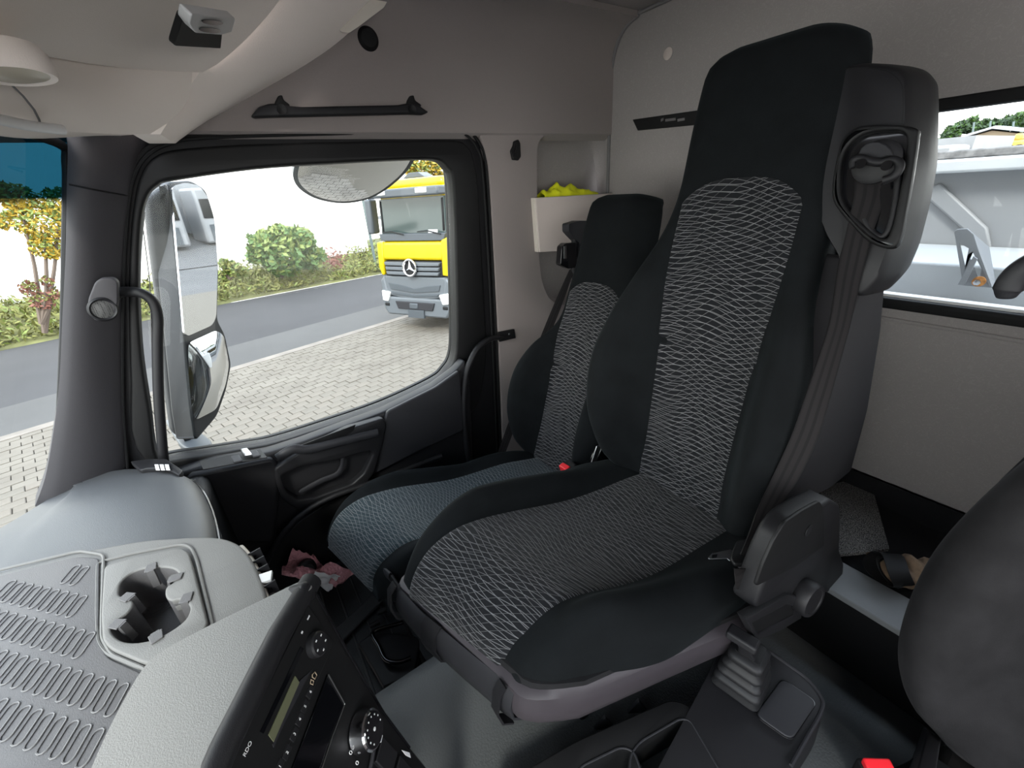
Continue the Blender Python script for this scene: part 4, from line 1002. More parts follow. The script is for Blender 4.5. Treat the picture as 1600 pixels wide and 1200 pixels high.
def inside(poly, p):
    c = False; n = len(poly)
    for i in range(n):
        a, b = poly[i], poly[i - 1]
        if (a.y > p.y) != (b.y > p.y) and p.x < (b.x - a.x) * (p.y - a.y) / (b.y - a.y) + a.x: c = not c
    return c
m_in = zp([(-60, 935), (0, 915), (135, 882), (146, 890), (146, 1005), (165, 1036), (222, 1062), (214, 1120), (190, 1200), (-60, 1215)], ZC)
org = U(140, 905, 'z', ZC); rib_objs = []
perp = Vector((-d2.y, d2.x, 0)); 
if perp.dot(d1) < 0: perp = -perp
seen = 0
for i in range(-4, 16):
    for j in range(-60, 60):
        c = org - perp * (.046 * i) + d2 * (.0205 * j + .004 * i) ; a = c - d1 * .018; b = c + d1 * .018
        if inside(m_in, Vector((a.x, a.y))) and inside(m_in, Vector((b.x, b.y))) and seen < 300:
            o = bpy.data.objects.new('mat_rib', rm); COL.objects.link(o); o.parent = mat_; o.location = (c.x, c.y, ZC + .0042); seen += 1
# hood over the radio
ZH = .865
hd2 = [(488, 905), (470, 906), (405, 938), (330, 974), (258, 1012), (232, 1030), (212, 1056), (170, 1130), (120, 1240), (60, 1500), (230, 1500), (330, 1216), (352, 1160), (395, 1075), (440, 985), (490, 914)]
h2 = zp(hd2, ZH)
hh = rounded(h2, [.006, .02, .2, .2, .03, .02, .02, .2, .2, 0, 0, .2, .2, .2, .2, .004], 4)
top_ = [Vector((p.x, p.y, ZH)) for p in hh]
rows = [[Vector((p.x, p.y, ZH)) for p in inset(hh, .90)], [Vector((p.x, p.y, ZH)) for p in inset(hh, .975)], [Vector((p.x, p.y, ZH - .004)) for p in inset(hh, .993)], [Vector((p.x, p.y, ZH - .012)) for p in hh], [Vector((p.x, p.y, ZC - .002)) for p in inset(hh, 1.0)]]
obj('radio_hood', grid(rows, cu=True, capu=True), 'hood_grey_lit', db, label='grained grey hood over the radio, coloured lighter for the light falling on it')
# radio panel plane
A = U(490, 912, 'z', ZH - .006); B = U(345, 1200, 'z', ZH - .006); Cc = U(655, 1185, 'z', .52)
pu = (A - B).normalized()                    # towards the passenger side
pn = pu.cross(Cc - A).normalized()
if pn.dot(CAM - A) < 0: pn = -pn
pv = pn.cross(pu).normalized()               # up along the panel
if pv.z < 0: pv = -pv; 
def PP(x, y, lift=0): return UP(x, y, A + pn * lift, pn)
def pq(pts, lift, t): return prism([PP(x, y, lift) for x, y in pts], -pn * t)
panel_px = [(490, 910), (500, 932), (530, 985), (565, 1050), (598, 1108), (640, 1165), (700, 1240), (760, 1330), (300, 1500), (250, 1400), (345, 1203)]
pan_ = obj('control_panel', pq(panel_px, 0, .03), 'plastic_black', db, bevel=.004)
obj('panel_brow', tube([PP(x, y, -.010) for x, y in [(486, 908), (470, 936), (438, 990), (396, 1076), (350, 1170), (300, 1290)]], .015, 14), 'plastic_dark', db)
obj('panel_tip', pq([(478, 906), (492, 908), (500, 925), (492, 940), (470, 945)], .002, .04), 'plastic_dark', db, bevel=.006)
obj('panel_trim', tube([PP(x, y, .002) for x, y in [(492, 925), (532, 998), (570, 1064), (600, 1114), (640, 1168)]], .002, 6), 'gloss_black', db)
rad = obj('radio', pq([(482, 945), (522, 1005), (498, 1060), (430, 1215), (350, 1215), (425, 1060)], .003, .006), 'plastic_black', db, bevel=.001, label='black car radio with greenish display')
obj('cd_slot', pq([(470, 1010), (475, 1014), (412, 1146), (407, 1143)], .004, .001), 'screen_black', rad)
obj('display', pq([(461, 1056), (468, 1066), (428, 1159), (420, 1148)], .0045, .001), 'lcd', rad)
obj('display_surround', pq([(488, 1046), (484, 1052), (440, 1140), (428, 1168), (426, 1163), (468, 1064)], .004, .0008), 'plastic_mid', rad)
c = PP(491, 1008, .003)
kb = obj('radio_knob', lathe([(0, .010), (.0135, .010), (.0155, .008), (.016, .0), (.0, 0)], c, pn, 28), 'plastic_dark', rad)
for a in range(5):
    an = a * 1.2566 + .6; o = c + pn * .0105 + (pu * math.cos(an) + pv * math.sin(an)) * .0095
    obj('knob_mark', obox(o, pu * .0014, pv * .0009, pn * .0002), 'label_white', rad)
for k, (x, y, s) in enumerate([(484, 1081, '6'), (475.5, 1104, '5'), (467.5, 1124, '4'), (459, 1147, '3'), (447.5, 1176, '2'), (436, 1198, '1')]):
    c = PP(x, y, .0035); bt = obj('preset_button', obox(c, pu * .0066, pv * .0042, pn * .0012), 'plastic_dark', rad, bevel=.0005)
    obj('digit', text_me(s, .0055, (c + pn * .0014, pu, pv), .0001), 'label_white', rad)
obj('phone_key_mark', tube([PP(x, y, .0045) for x, y in [(488, 1054), (492, 1050), (495, 1055), (492, 1061), (488, 1058)]], .0006, 6, closed=True), 'far_wall', rad)
obj('menu_key_mark', tube([PP(x, y, .0045) for x, y in [(486, 1062), (490, 1064), (489, 1070), (485, 1068)]], .0006, 6, closed=True), 'far_wall', rad)
obj('key_mark', obox(PP(482, 965, .0035), pu * .003, pv * .001, pn * .0003), 'label_white', rad); obj('key_mark', obox(PP(472, 988, .0035), pu * .0015, pv * .0012, pn * .0003), 'label_white', rad)
c = PP(387, 1170, .004); obj('button_text', text_me('RDO', .006, (c, pu, pv), .0001), 'label_white', rad)
scr = obj('navigation_screen', pq([(513, 1053), (540, 1100), (500, 1215), (452, 1215)], .003, .004), 'screen_black', db, bevel=.0005)
obj('screen_edge', tube([PP(x, y, .004) for x, y in [(513, 1054), (539, 1100), (520, 1150), (500, 1210)]], .0009, 6), 'steel', db)
c = PP(564, 1144, .002)
kn = obj('climate_knob', lathe([(.0, .020), (.0225, .020), (.0245, .018), (.025, .004), (.026, .0), (0, 0)], c, pn, 40), 'chrome', db, label='round chrome-rimmed climate knob')
obj('knob_face', lathe([(0, .0215), (.021, .0215), (.0215, .020), (0, .019)], c, pn, 40), 'gloss_black', kn)
for a in range(9):
    an = math.pi * (-.15 + 1.3 * a / 8); o = c + pn * .0218 + (pu * math.cos(an) + pv * math.sin(an)) * .0165
    obj('scale_mark', obox(o, pu * .0009, pv * .0009, pn * .0002), 'label_white', kn)
obj('centre_mark', lathe([(.0015, 0), (.0025, 0), (.0025, .0003), (.0015, .0003)], c + pn * .0217, pn, 12), 'label_white', kn)
obj('knob_pointer', obox(c + pn * .011 + pu * .0 - pv * .025, pu * .004, pv * .001, pn * .008), 'white_plastic', kn)
for q in ([(598, 1150), (622, 1175), (612, 1215), (588, 1190)], [(626, 1180), (648, 1204), (640, 1240), (616, 1218)]):
    obj('rocker_switch', pq(q, .006, .008), 'plastic_dark', db, bevel=.0015)
obj('switch_bezel', tube([PP(x, y, .004) for x, y in [(596, 1128), (588, 1150), (580, 1195), (572, 1230)]], .003, 8), 'plastic_mid', db)
obj('switch_symbol', prism([PP(x, y, .0075) for x, y in [(628, 1172), (640, 1176), (642, 1184), (634, 1180)]], -pn * .0005), 'white_plastic', db)
for x, y in ((548, 1176), (558, 1192)):
    obj('symbol_mark', tube([PP(x + 2.2 * math.cos(k), y + 3 * math.sin(k), .003) for k in (0, 1.05, 2.1, 3.15, 4.2, 5.2)], .0005, 5, closed=True), 'label_white', db)
# side vent in the centre body
E_ = U(378, 852, 'z', ZC); G_ = U(420, 945, 'z', ZC); vu = (G_ - E_); vu.z = 0; vu.normalize(); vn = Vector((-vu.y, vu.x, 0))
if vn.dot(CAM - E_) < 0 and vn.x < 0: vn = -vn
if vn.x < 0: vn = -vn
vp0 = E_ + vn * .012
def VP(x, y, l=0): return UP(x, y, vp0 + vn * l, vn)
vf = [VP(x, y) for x, y in [(366, 862), (374, 857), (386, 862), (402, 884), (416, 912), (426, 936), (396, 942)]]
vo = [Vector(((p - vp0).dot(vu), p.z)) for p in vf]
# vent housing as a framed opening on the rounded end of the centre body
vent = obj('side_vent', tube(catmull([U(x, y, 'z', ZC - .012) + Vector((.004, 0, 0)) for x, y in [(372, 858), (384, 872), (396, 896), (406, 924), (412, 948)]], 4), .006, 10), 'cream_plastic', db, label='side air vent with pale blades')
obj('vent_cavity', prism([U(x, y, 'z', ZC - .014) + Vector((.006, 0, 0)) for x, y in [(380, 860), (394, 870), (410, 896), (424, 936), (410, 940), (398, 900)]], (0, 0, -.06)), 'gloss_black', vent)
for k in range(5):
    t = k / 4; a = U(388 + 22 * t, 874 + 52 * t, 'z', ZC - .016) + Vector((.012, 0, 0))
    obj('vent_blade', obox(a, (.010, .002, 0), (0, .0012, 0), (0, 0, .012)), 'plastic_mid', vent)
obj('vent_tab', obox(U(404, 908, 'z', ZC - .006) + Vector((.010, 0, 0)), (.010, -.002, 0), (.002, .010, 0), (0, 0, .003)), 'white_plastic', vent, bevel=.001)

# ================================================================== FLOOR AND TUNNEL
fl = obj('floor', box(-.85, 1.06, -1.0, YW + .02, -.04, 0), 'plastic_black'); struct(fl)
fm = thing('floor_mat', 'dark grey ribbed rubber mat in the passenger footwell', 'mat', (.0, 1.1, 0))
mo = rounded([Vector((-.5, .72)), Vector((.16, .72)), Vector((.16, 1.42)), Vector((-.5, 1.42))], .04)
obj('mat_body', plate(mo, [], .010, .003, FZ(.006)), 'floor_mat', fm)
for k in range(4): obj('mat_ridge', tube([(-.05 + .055 * k, .75, .013), (-.05 + .055 * k, 1.38, .013)], .004, 6), 'floor_mat', fm)
obj('mat_step', prism([U(*p_, 'z', .02) for p_ in [(500, 1010), (585, 930), (600, 940), (560, 980), (520, 1024)]], (0, 0, .012)), 'floor_mat', fm, bevel=.004)
# black loop handle beside the suspension
lh = thing('floor_loop_handle', 'black wire loop lever on the floor in front of the passenger seat base', 'lever', U(610, 1005, 'z', .04))
pts = [U(x, y, 'z', .07) for x, y in [(630, 972), (610, 978), (590, 984), (582, 992), (592, 1010), (600, 1028), (610, 1034), (626, 1034), (642, 1028)]]
obj('loop', tube(catmull(pts, 5), .007, 10), 'gloss_black', lh)
obj('loop_base', prism([U(*p_, 'z', .03) for p_ in [(560, 1010), (590, 990), (660, 1000), (650, 1060), (600, 1080)]], (0, 0, .018)), 'plastic_dark', lh, bevel=.006)
obj('loop_bolt', cyl(U(590, 958, 'z', .05), U(604, 952, 'z', .05), .009, 12), 'plastic_dark', lh)
obj('loop_bolt', cyl(U(578, 978, 'z', .05), U(594, 972, 'z', .05), .008, 12), 'plastic_dark', lh)
# engine tunnel
tn = thing('engine_tunnel', 'grey grained mat covering the engine hump between the footwells', 'engine cover', (.3, .3, 0))
rows = []
for x, k in [(-.30, 1), (.0, 1), (.3, 1), (.62, 1), (.70, .97), (.78, .8), (.84, .45)]:
    top = .12 + (.335 - .12) * k
    rows.append([Vector((x, y, min(z, 1) * 1.0 if z < .11 else .11 + (top - .11) * (z - .11) / (.335 - .11))) for y, z in [(.80, .0), (.775, .05), (.755, .12), (.735, .20), (.71, .27), (.67, .315), (.60, .335), (.4, .335), (.1, .335), (-.02, .33), (-.07, .30), (-.09, .2), (-.10, .0)]])
rows.append([Vector((1.06, p.y, min(p.z, .125))) for p in rows[-1]])
obj('tunnel_cover', solid(grid([catmull(r, 3) for r in rows]), -.006), 'tunnel_mat', tn)
fs = [Vector((x, y)) for x, y in [(.30, -.1), (1.06, -.1), (1.06, -1.0), (.30, -1.0)]]
# rear bench board
bb = thing('bunk_base', 'pale grey board edge of the rear platform behind the seats', 'platform', (1.2, 0, .1))
obj('platform_board', box(1.064, 1.185, -1.0, .32, .335, .352), 'board_grey', bb, bevel=.003)
obj('front_riser', box(1.066, 1.09, -1.0, 1.45, .0, .335), 'plastic_black', bb)
obj('platform_floor', box(1.09, 1.56, -1.0, 1.46, .29, .335), 'carpet_black', bb)
obj('dark_back_skirt', box(1.545, 1.565, -1.0, 1.48, .30, .43), 'carpet_black', bb)
q = [U(x, y, 'z', .355) for x, y in [(1278, 764), (1357, 748), (1388, 862), (1340, 868), (1296, 872)]]
tag(obj('carpet_offcut', prism(q, (0, 0, .012)), 'carpet_speckle', bevel=.002), 'speckled grey carpet piece lying on the platform behind the tall seat', 'carpet')
# work glove
gv = thing('work_glove', 'crumpled brown work glove with black trim on the rear platform', 'glove', U(1410, 900, 'z', .355))
o_ = U(1415, 905, 'z', .365); gu = (U(1460, 900, 'z', .365) - U(1385, 900, 'z', .365)).normalized(); gw = Vector((-gu.y, gu.x, 0))
rows = []
for i in range(15):
    s = i / 14; x = -.045 + .12 * s; hw = .035 + .008 * math.sin(s * 7); hh_ = .018 + .014 * math.sin(s * math.pi) + .005 * math.sin(s * 19)
    rows.append([o_ + gu * x + gw * (hw * math.cos(a) + .004 * noise.noise(Vector((s * 9, a, 3)))) + Vector((0, 0, hh_ * (1 + math.sin(a)) + .010 * noise.noise(Vector((s * 8, a * 2, 9))))) for a in [k * math.pi / 9 for k in range(18)]])
obj('glove_palm', grid(rows, cu=True, capu=True), 'leather_glove', gv, sharp=80)
for k in range(4):
    b0 = o_ + gu * .055 + gw * (-.03 + .02 * k) + Vector((0, 0, .018)); L = .05 + .01 * (k in (1, 2))
    pts = [b0, b0 + gu * L * .5 + Vector((0, 0, .010)), b0 + gu * L + Vector((0, 0, -.006))]
    obj('glove_finger', tube(catmull(pts, 4), [.010] * 8 + [.006], 10), 'leather_glove', gv)
th = o_ + gw * .03; obj('glove_thumb', tube(catmull([th, th + gw * .03 - gu * .02 + Vector((0, 0, .014)), th + gw * .045 - gu * .045], 4), [.011] * 8 + [.007], 10), 'leather_glove', gv)
cf = [o_ - gu * .048 + gw * (.040 * math.cos(a)) + Vector((0, 0, .030 * (1 + math.sin(a)))) for a in [k * math.pi / 10 for k in range(20)]]
obj('glove_cuff', tube(cf, .0045, 8, closed=True), 'plastic_black', gv)
rows = [[o_ + gu * (x + .01 * math.sin(a * 2)) + gw * (r_ * math.cos(a)) + Vector((0, 0, .8 * r_ * (1 + math.sin(a)))) for a in [k * math.pi / 10 for k in range(21)]] for x, r_ in ((-.02, .042), (-.045, .043), (-.075, .047))]
obj('glove_lining', solid(grid(rows), .0015), 'plastic_black', gv)

# ------------------------------------------------------------------ handbrake console
hc = thing('gear_console', 'black plastic console with rubber gaiter lever and flat square lid', 'console', (.6, .14, .1))
ZT = .43
tp = [(1062, 1130), (1108, 1048), (1130, 1004), (1150, 988), (1196, 1008), (1258, 1052), (1284, 1084), (1290, 1104), (1282, 1126), (1218, 1230), (1180, 1290), (1000, 1240)]
def slope(x): return ZT - .10 * max(0, .60 - x)
tp3 = [U(x, y, 'z', ZT) for x, y in tp]; tpo = rounded([Vector((p.x, p.y)) for p in tp3], .02)
rows = []
for k, z in ((.93, 0), (.985, -.001), (1.0, -.010), (1.03, -.05), (1.10, -.17), (1.16, -.33)):
    rows.append([Vector((p.x, p.y, slope(p.x) + z)) for p in inset(tpo, k)])
obj('console_body', grid(rows, cu=True, capu=True), 'plastic_dark', hc, sharp=30)
rim = [U(x, y, 'z', ZT + .001) for x, y in [(1140, 1080), (1196, 1018), (1256, 1058), (1284, 1092), (1276, 1124), (1232, 1196)]]
obj('edge_line', tube(catmull([U(x, y, 'z', ZT) for x, y in [(1196, 1014), (1230, 1038), (1262, 1062), (1284, 1092), (1282, 1114), (1262, 1150), (1236, 1196)]], 5), .0035, 8), 'plastic_mid', hc)
ld = rounded(zp([(1222, 1061), (1276, 1098), (1236, 1158), (1180, 1118)], ZT), .014)
obj('lid_gap', plate(inset(ld, 1.04), [], .002, .0005, FZ(ZT - .0)), 'gloss_black', hc)
obj('square_lid', plate(ld, [], .006, .002, FZ(ZT + .001)), 'plastic_mid', hc)
lv = thing('gear_lever', 'black T-handled lever rising from a rubber gaiter on the gear console', 'lever', U(1158, 1080, 'z', ZT))
cb = U(1157, 1062, 'z', ZT); ga = (U(1205, 1040, 'z', ZT) - U(1158, 1010, 'z', ZT)).normalized(); gb = Vector((-ga.y, ga.x, 0))
def sq(z, h, r=.012, sh=0): return [cb + ga * p.x + gb * p.y + Vector((sh, 0, z)) for p in rounded([Vector((-h, -h)), Vector((h, -h)), Vector((h, h)), Vector((-h, h))], r, 3)]
rows = []
prf = [(.0, .044), (.004, .045), (.010, .040), (.016, .043), (.022, .042), (.027, .036), (.034, .040), (.040, .039), (.045, .033), (.052, .036), (.058, .035), (.063, .029), (.070, .031), (.076, .032), (.082, .030), (.086, .020)]
for z, h in prf: rows.append(sq(z, h, .014, .1 * z))
obj('rubber_gaiter', grid(rows, cu=True, capu=True), 'rubber_bellows', lv, sharp=75)
obj('gaiter_collar', grid([sq(.084, .022, .006, .01), sq(.088, .022, .006, .01), sq(.090, .016, .005, .01)], cu=True, capu=True), 'plastic_black', lv)
obj('lever_stem', grid([sq(.085, .015, .004, .004), sq(.11, .013, .004, -.008), (sq(.145, .014, .004, -.026))], cu=True, capu=True), 'plastic_dark', lv)
obj('lever_grip', obox(cb + Vector((-.030, .004, .149)), ga * .026, gb * .013, Vector((.001, 0, .008))), 'plastic_dark', lv, bevel=.004, seg=3)
# storage bin in front
sb = thing('storage_bin', 'open black storage bin on the tunnel in front of the gear lever', 'bin', (.42, .17, .2))
bo_px = [(850, 1180), (915, 1146), (985, 1108), (1068, 1092), (1100, 1150), (1060, 1290), (860, 1320)]
bi_px = [(884, 1210), (960, 1168), (1066, 1128), (1078, 1140), (1110, 1230), (1080, 1290), (900, 1300)]
bi_px = [(998, 1162), (1050, 1128), (1070, 1122), (1084, 1134), (1100, 1180), (1112, 1260), (980, 1270), (960, 1200)]
b1 = rounded(zp([(760, 1240), (900, 1160), (1050, 1094), (1084, 1108), (1150, 1220), (1100, 1400), (800, 1420)], .41), .02)
w1 = rounded(zp([(1000, 1160), (1062, 1124), (1078, 1126), (1130, 1215), (1100, 1300), (980, 1300), (985, 1180)], .415), .012)
w2 = rounded(zp([(905, 1200), (970, 1168), (990, 1174), (1010, 1230), (990, 1300), (860, 1300)], .415), .015)
obj('bin_top', plate(b1, [w1, w2], .012, .003, FZ(.41)), 'plastic_black', sb)
for wl in (w1, w2):
    rows = [[Vector((p.x, p.y, z)) for p in inset(wl, k)] for z, k in ((.414, 1.01), (.40, .99), (.34, .94), (.335, .9), (.335, .02))]
    obj('bin_well', grid(rows, cu=True), 'plastic_black', sb); obj('bin_rim', tube([Vector((p.x, p.y, .417)) for p in wl], .0018, 6, closed=True), 'plastic_mid', sb)
obj('bin_side', grid([[Vector((p.x, p.y, z)) for p in inset(b1, k)] for z, k in ((.405, 1), (.25, 1.02))], cu=True), 'plastic_black', sb)
tl = [U(x, y, 'z', .415) for x, y in [(1016, 1170), (1030, 1160), (1078, 1182), (1072, 1205)]]
tb2 = thing('floor_bracket', 'pair of small dark plastic fins under the middle seat', 'bracket', U(960, 1130, 'z', .34))
for x, y in ((945, 1136), (997, 1110)):
    obj('fin', prism([U(x - 16, y + 5, 'z', .345), U(x + 14, y + 2, 'z', .345), U(x, y + 2, 'z', .36) + Vector((0, 0, .035))], (.004, .006, 0)), 'plastic_mid', tb2)

# pink bubble wrap in the door pocket
bw2 = thing('bubble_wrap_packet', 'pink and white bubble wrap bundle with a black part stuffed in the door pocket', 'packaging', U(500, 905, 'y', 1.33))
def sheet(px, Y0, amp, seed, nm):
    q = [U(x, y, 'y', Y0 + dy) for x, y, dy in px]; rows = []
    for i in range(13):
        s = i / 12; a = q[0].lerp(q[1], s); b = q[3].lerp(q[2], s); r = []
        for j in range(13):
            p = a.lerp(b, j / 12); p += Vector((0, 1, .5)) * amp * noise.noise(Vector((s * 3, j / 4, seed))); r.append(p)
        rows.append(r)
    return obj(nm, solid(grid(rows), .003), 'bubble_wrap', bw2, sharp=80)
sheet([(458, 856, 0), (488, 866, 0), (520, 905, -.01), (440, 898, 0)], 1.36, .03, 1, 'wrap_sheet')
sheet([(466, 888, -.02), (567, 886, -.02), (524, 918, -.05), (450, 900, -.04)], 1.33, .03, 4, 'wrap_sheet')
obj('black_part', lathe([(0, 0), (.022, 0), (.03, .01), (.03, .03), (.02, .04), (0, .04)], U(478, 884, 'y', 1.35), (.1, -1, .3), 16), 'plastic_black', bw2)
sheet([(492, 892, 0), (532, 900, 0), (514, 922, 0), (486, 908, 0)], 1.28, .02, 8, 'wrap_sheet'); bpy.data.objects['wrap_sheet.002'].data.materials[0] = M['label_white']
# ================================================================== OUTSIDE
# side mirror
mi = thing('side_mirror', 'tall grey truck side mirror with two glasses outside the passenger window', 'mirror', U(300, 680, 'y', 1.85))
Ym = 1.80
arm = [(222, 300), (262, 286), (270, 330), (279, 420), (290, 520), (300, 640), (300, 690), (262, 662), (250, 600), (236, 470), (226, 380)]
arm = [(224, 310), (262, 284), (268, 330), (277, 420), (287, 520), (298, 640), (302, 690), (266, 668), (256, 600), (244, 470), (232, 380)]
yplate('mirror_arm', arm, Ym + .02, .10, 'mirror_shell', mi, r=.02, bevel=.02)
h = [(262, 284), (300, 282), (322, 296), (336, 340), (342, 420), (340, 500), (352, 522), (362, 570), (354, 610), (340, 650), (306, 690), (298, 640), (287, 520), (277, 420), (268, 330)]
MN = Vector((.80, -.60, -.02)).normalized(); MC = U(305, 400, 'y', Ym)
def mp(px, lift=0): return [UP(x, y, MC + MN * lift, MN) for x, y in px]
obj('mirror_housing', prism(rounded(mp(h, -.004), .02, 4), -MN * .07), 'mirror_shell', mi, bevel=.012, seg=3)
m1 = [(268, 291), (290, 285), (312, 290), (326, 310), (336, 350), (340, 420), (338, 495), (332, 508), (294, 525), (288, 520), (281, 440), (273, 350)]
obj('main_glass', prism(rounded(mp(m1, .004), .02, 4), -MN * .006), 'mirror', mi, label='tall flat mirror glass', sharp=20)
m2_ = [(294, 536), (338, 516), (350, 524), (358, 570), (353, 600), (338, 640), (305, 657), (300, 640), (295, 590)]
# convex lower glass: a dome
q = rounded(mp(m2_, .003), .02, 4); c = sum(q, Vector()) / len(q)
rows = []
for k in range(9):
    s = 1 - k / 8.2; rows.append([c + (p - c) * s + MN * .022 * (1 - s * s) for p in q])
obj('wide_angle_glass', grid(rows, cu=True, capu=True), 'mirror', mi, label='convex lower mirror glass', sharp=80)
obj('lower_arm', prism(rounded([U(x, y, 'z', .56) for x, y in [(263, 667), (290, 664), (335, 700), (336, 708), (298, 714), (286, 706)]], .02, 4), (0, 0, .035)), 'truck_grey_light', mi, bevel=.01)
obj('mount_arm', tube([(-.27, YW + .11, .572), (-.27, 1.84, .576)], .014, 10), 'mirror_shell', mi)
pts = [U(x, y, 'y', Ym) for x, y in [(230, 340), (238, 430), (246, 520)]]
obj('housing_seam', tube([U(x, y, 'y', Ym - .034) for x, y in [(224, 360), (234, 440), (238, 560)]], .0015, 6), 'gloss_black', mi)
# kerb mirror above the window
km = thing('kerb_mirror', 'rounded kerb mirror hanging above the passenger window outside', 'mirror', U(550, 280, 'y', 1.8))
# dish seen from below
kp = [(459, 262), (461, 280), (476, 296), (506, 310), (548, 316), (588, 309), (616, 290), (636, 262), (634, 232), (590, 210), (510, 210), (464, 235)]
q = catmull([U(x, y, 'y', 1.72) for x, y in kp], 4, True)
q = [p + Vector((0, -1.2 * (p.z - 1.40), 0)) + Vector((0, .04, 0)) for p in q]
c = sum(q, Vector()) / len(q); nk = Vector((-.06, -.62, -.78)).normalized()
rows = []
for k in range(9):
    s = 1 - k / 8.2; rows.append([c + (p - c) * s + nk * .018 * (1 - s * s) for p in q])
obj('mirror_glass', grid(rows, cu=True, capu=True), 'mirror', km, sharp=80)
rows = [[c + (p - c) * s - nk * d for p in q] for s, d in ((1.0, -.002), (1.02, .0), (1.01, .02), (.8, .06), (.3, .075))]
obj('mirror_shell', grid(rows, cu=True, capu=True), 'truck_grey', km)
obj('mirror_bracket', tube([c - nk * .06, Vector((c.x, YW + .13, 1.80))], .02, 10), 'truck_grey', km)

# ground
GZ = -1.3
random.seed(11)
def onkerb(x): return 8.9 + .26 * x
gr = obj('ground_sand', me_from([(-9, 1.2, GZ - .02), (14, 1.2, GZ - .02), (14, onkerb(14), GZ - .02), (-9, onkerb(-9), GZ - .02)], [(0, 1, 2, 3)]), 'joint_sand'); struct(gr); gr.name = 'ground'
rd = struct(obj('road', me_from([(-40, onkerb(-40), GZ - .03), (60, onkerb(60), GZ - .03), (60, 27, GZ - .03), (-40, 8, GZ - .03)], [(0, 1, 2, 3)]), 'asphalt'))
_yg = lambda x: 15.95 + .15 * x if x > -.5 else 15.95 + .28 * x
rd.data.clear_geometry(); rd.data.from_pydata([(-14, onkerb(-14), GZ - .012), (40, onkerb(40), GZ - .012), (40, _yg(40), GZ - .012), (-.5, _yg(-.5), GZ - .012), (-14, _yg(-14), GZ - .012)], [], [(0, 1, 2, 3, 4)])
sw_ = struct(obj('sidewalk', me_from([(-14, onkerb(-14) + .12, GZ - .004), (30, onkerb(30) + .12, GZ - .004), (30, onkerb(30) + 1.9, GZ - .004), (-14, onkerb(-14) + 1.6, GZ - .004)], [(0, 1, 2, 3)]), 'asphalt_light'))
kd = Vector((1, .26, 0)).normalized(); kq = Vector((-.26, 1, 0)).normalized()
kerb = obj('kerb_line', obox((0, onkerb(0), GZ), kd * 16, kq * .10, (0, 0, .012)), 'kerb'); struct(kerb)
# pavers: 0.2 x 0.1 m blocks in rows parallel to the kerb
pm = bmesh.new(); bmesh.ops.create_cube(pm, size=1)
for v_ in pm.verts: v_.co = Vector((v_.co.x * .20, v_.co.y * .145, v_.co.z * .05))
top_e = [e for e in pm.edges if all(v_.co.z > 0 for v_ in e.verts)]
bmesh.ops.bevel(pm, geom=top_e, offset=.006, segments=1, affect='EDGES'); pme = bpy.data.meshes.new('brick'); pm.to_mesh(pme); pm.free(); pme.materials.append(M['paver'])
ang = math.atan2(.26, 1); cand = []
for i in range(-60, 75):
    for j in range(1, 56):
        p = Vector((0, onkerb(0), GZ)) + kd * (i * .208 + (.104 if j % 2 else 0)) - kq * (j * .152)
        if p.y < 1.9: continue
        r = p - CAM; cx, cy, cz = r.dot(right), r.dot(down), r.dot(fwd)
        if cz < .5: continue
        px, py = 800 + F * cx / cz, 600 + F * cy / cz
        vis = (-30 < px < 100 and 640 < py < 880) or (240 < px < 730 and 480 < py < 730)
        if not vis and not (-60 < px < 760 and 440 < py < 1000): continue
        cand.append((not vis, r.length, p))
cand.sort(key=lambda t_: (t_[0], t_[1]))
for _, _, p in cand[:300]:
    o = bpy.data.objects.new('brick', pme); COL.objects.link(o); o.parent = gr; o.location = p + Vector((0, 0, -.022 + random.uniform(-.004, .004)))
    o.rotation_euler = (random.uniform(-.012, .012), random.uniform(-.012, .012), ang + random.uniform(-.01, .01))
V = []; Fc = []
for _, _, p in cand[300:]:
    b = len(V); dz = random.uniform(-.004, .004)
    for sx_, sy_, z in ((-1, -1, .003), (1, -1, .003), (1, 1, .003), (-1, 1, .003)): V.append(p + kd * .0985 * sx_ + kq * .070 * sy_ + Vector((0, 0, z + dz)))
    for sx_, sy_, z in ((-1, -1, -.02), (1, -1, -.02), (1, 1, -.02), (-1, 1, -.02)): V.append(p + kd * .1 * sx_ + kq * .072 * sy_ + Vector((0, 0, z)))
    Fc += [(b, b + 1, b + 2, b + 3)] + [(b + k, b + (k + 1) % 4, b + 4 + (k + 1) % 4, b + 4 + k)[::-1] for k in range(4)]
obj('brick_field', me_from(V, Fc), 'paver', gr, kind='stuff')
# verge, wall, plants
def yg(x): return 15.9 + .15 * x if x > -.5 else 15.9 + .28 * x
vg = obj('verge', grid([[(x, yg(x) + d, GZ + z + (.10 * noise.noise(Vector((x * .5, d, 0))) if d > .3 else 0)) for x in [-14 + k * .5 for k in range(60)]] for d, z in ((0, -.01), (.3, .06), (1.2, .25), (2.5, .5), (4, .7), (6, .8))]), 'soil'); struct(vg)
def foliage(name, pts, size, mats, parent=None, kind='stuff', elong=1.0):
    V = []; Fc = []; mi_ = []
    for p, m_ in pts:
        a = Vector((random.gauss(0, 1), random.gauss(0, 1), random.gauss(0, 1))).normalized(); b = a.orthogonal().normalized(); s = size * random.uniform(.6, 1.3)
        k = len(V); V += [p - a * s * elong, p + b * s * .5, p + a * s * elong, p - b * s * .5]; Fc.append((k, k + 1, k + 2, k + 3)); mi_.append(m_)
    me = me_from(V, Fc)
    o = obj(name, me, mats[0], parent, kind=kind)
    for m_ in mats[1:]: o.data.materials.append(M[m_])
    for p, i in zip(o.data.polygons, mi_): p.material_index = i; p.use_smooth = False
    return o
pts = []
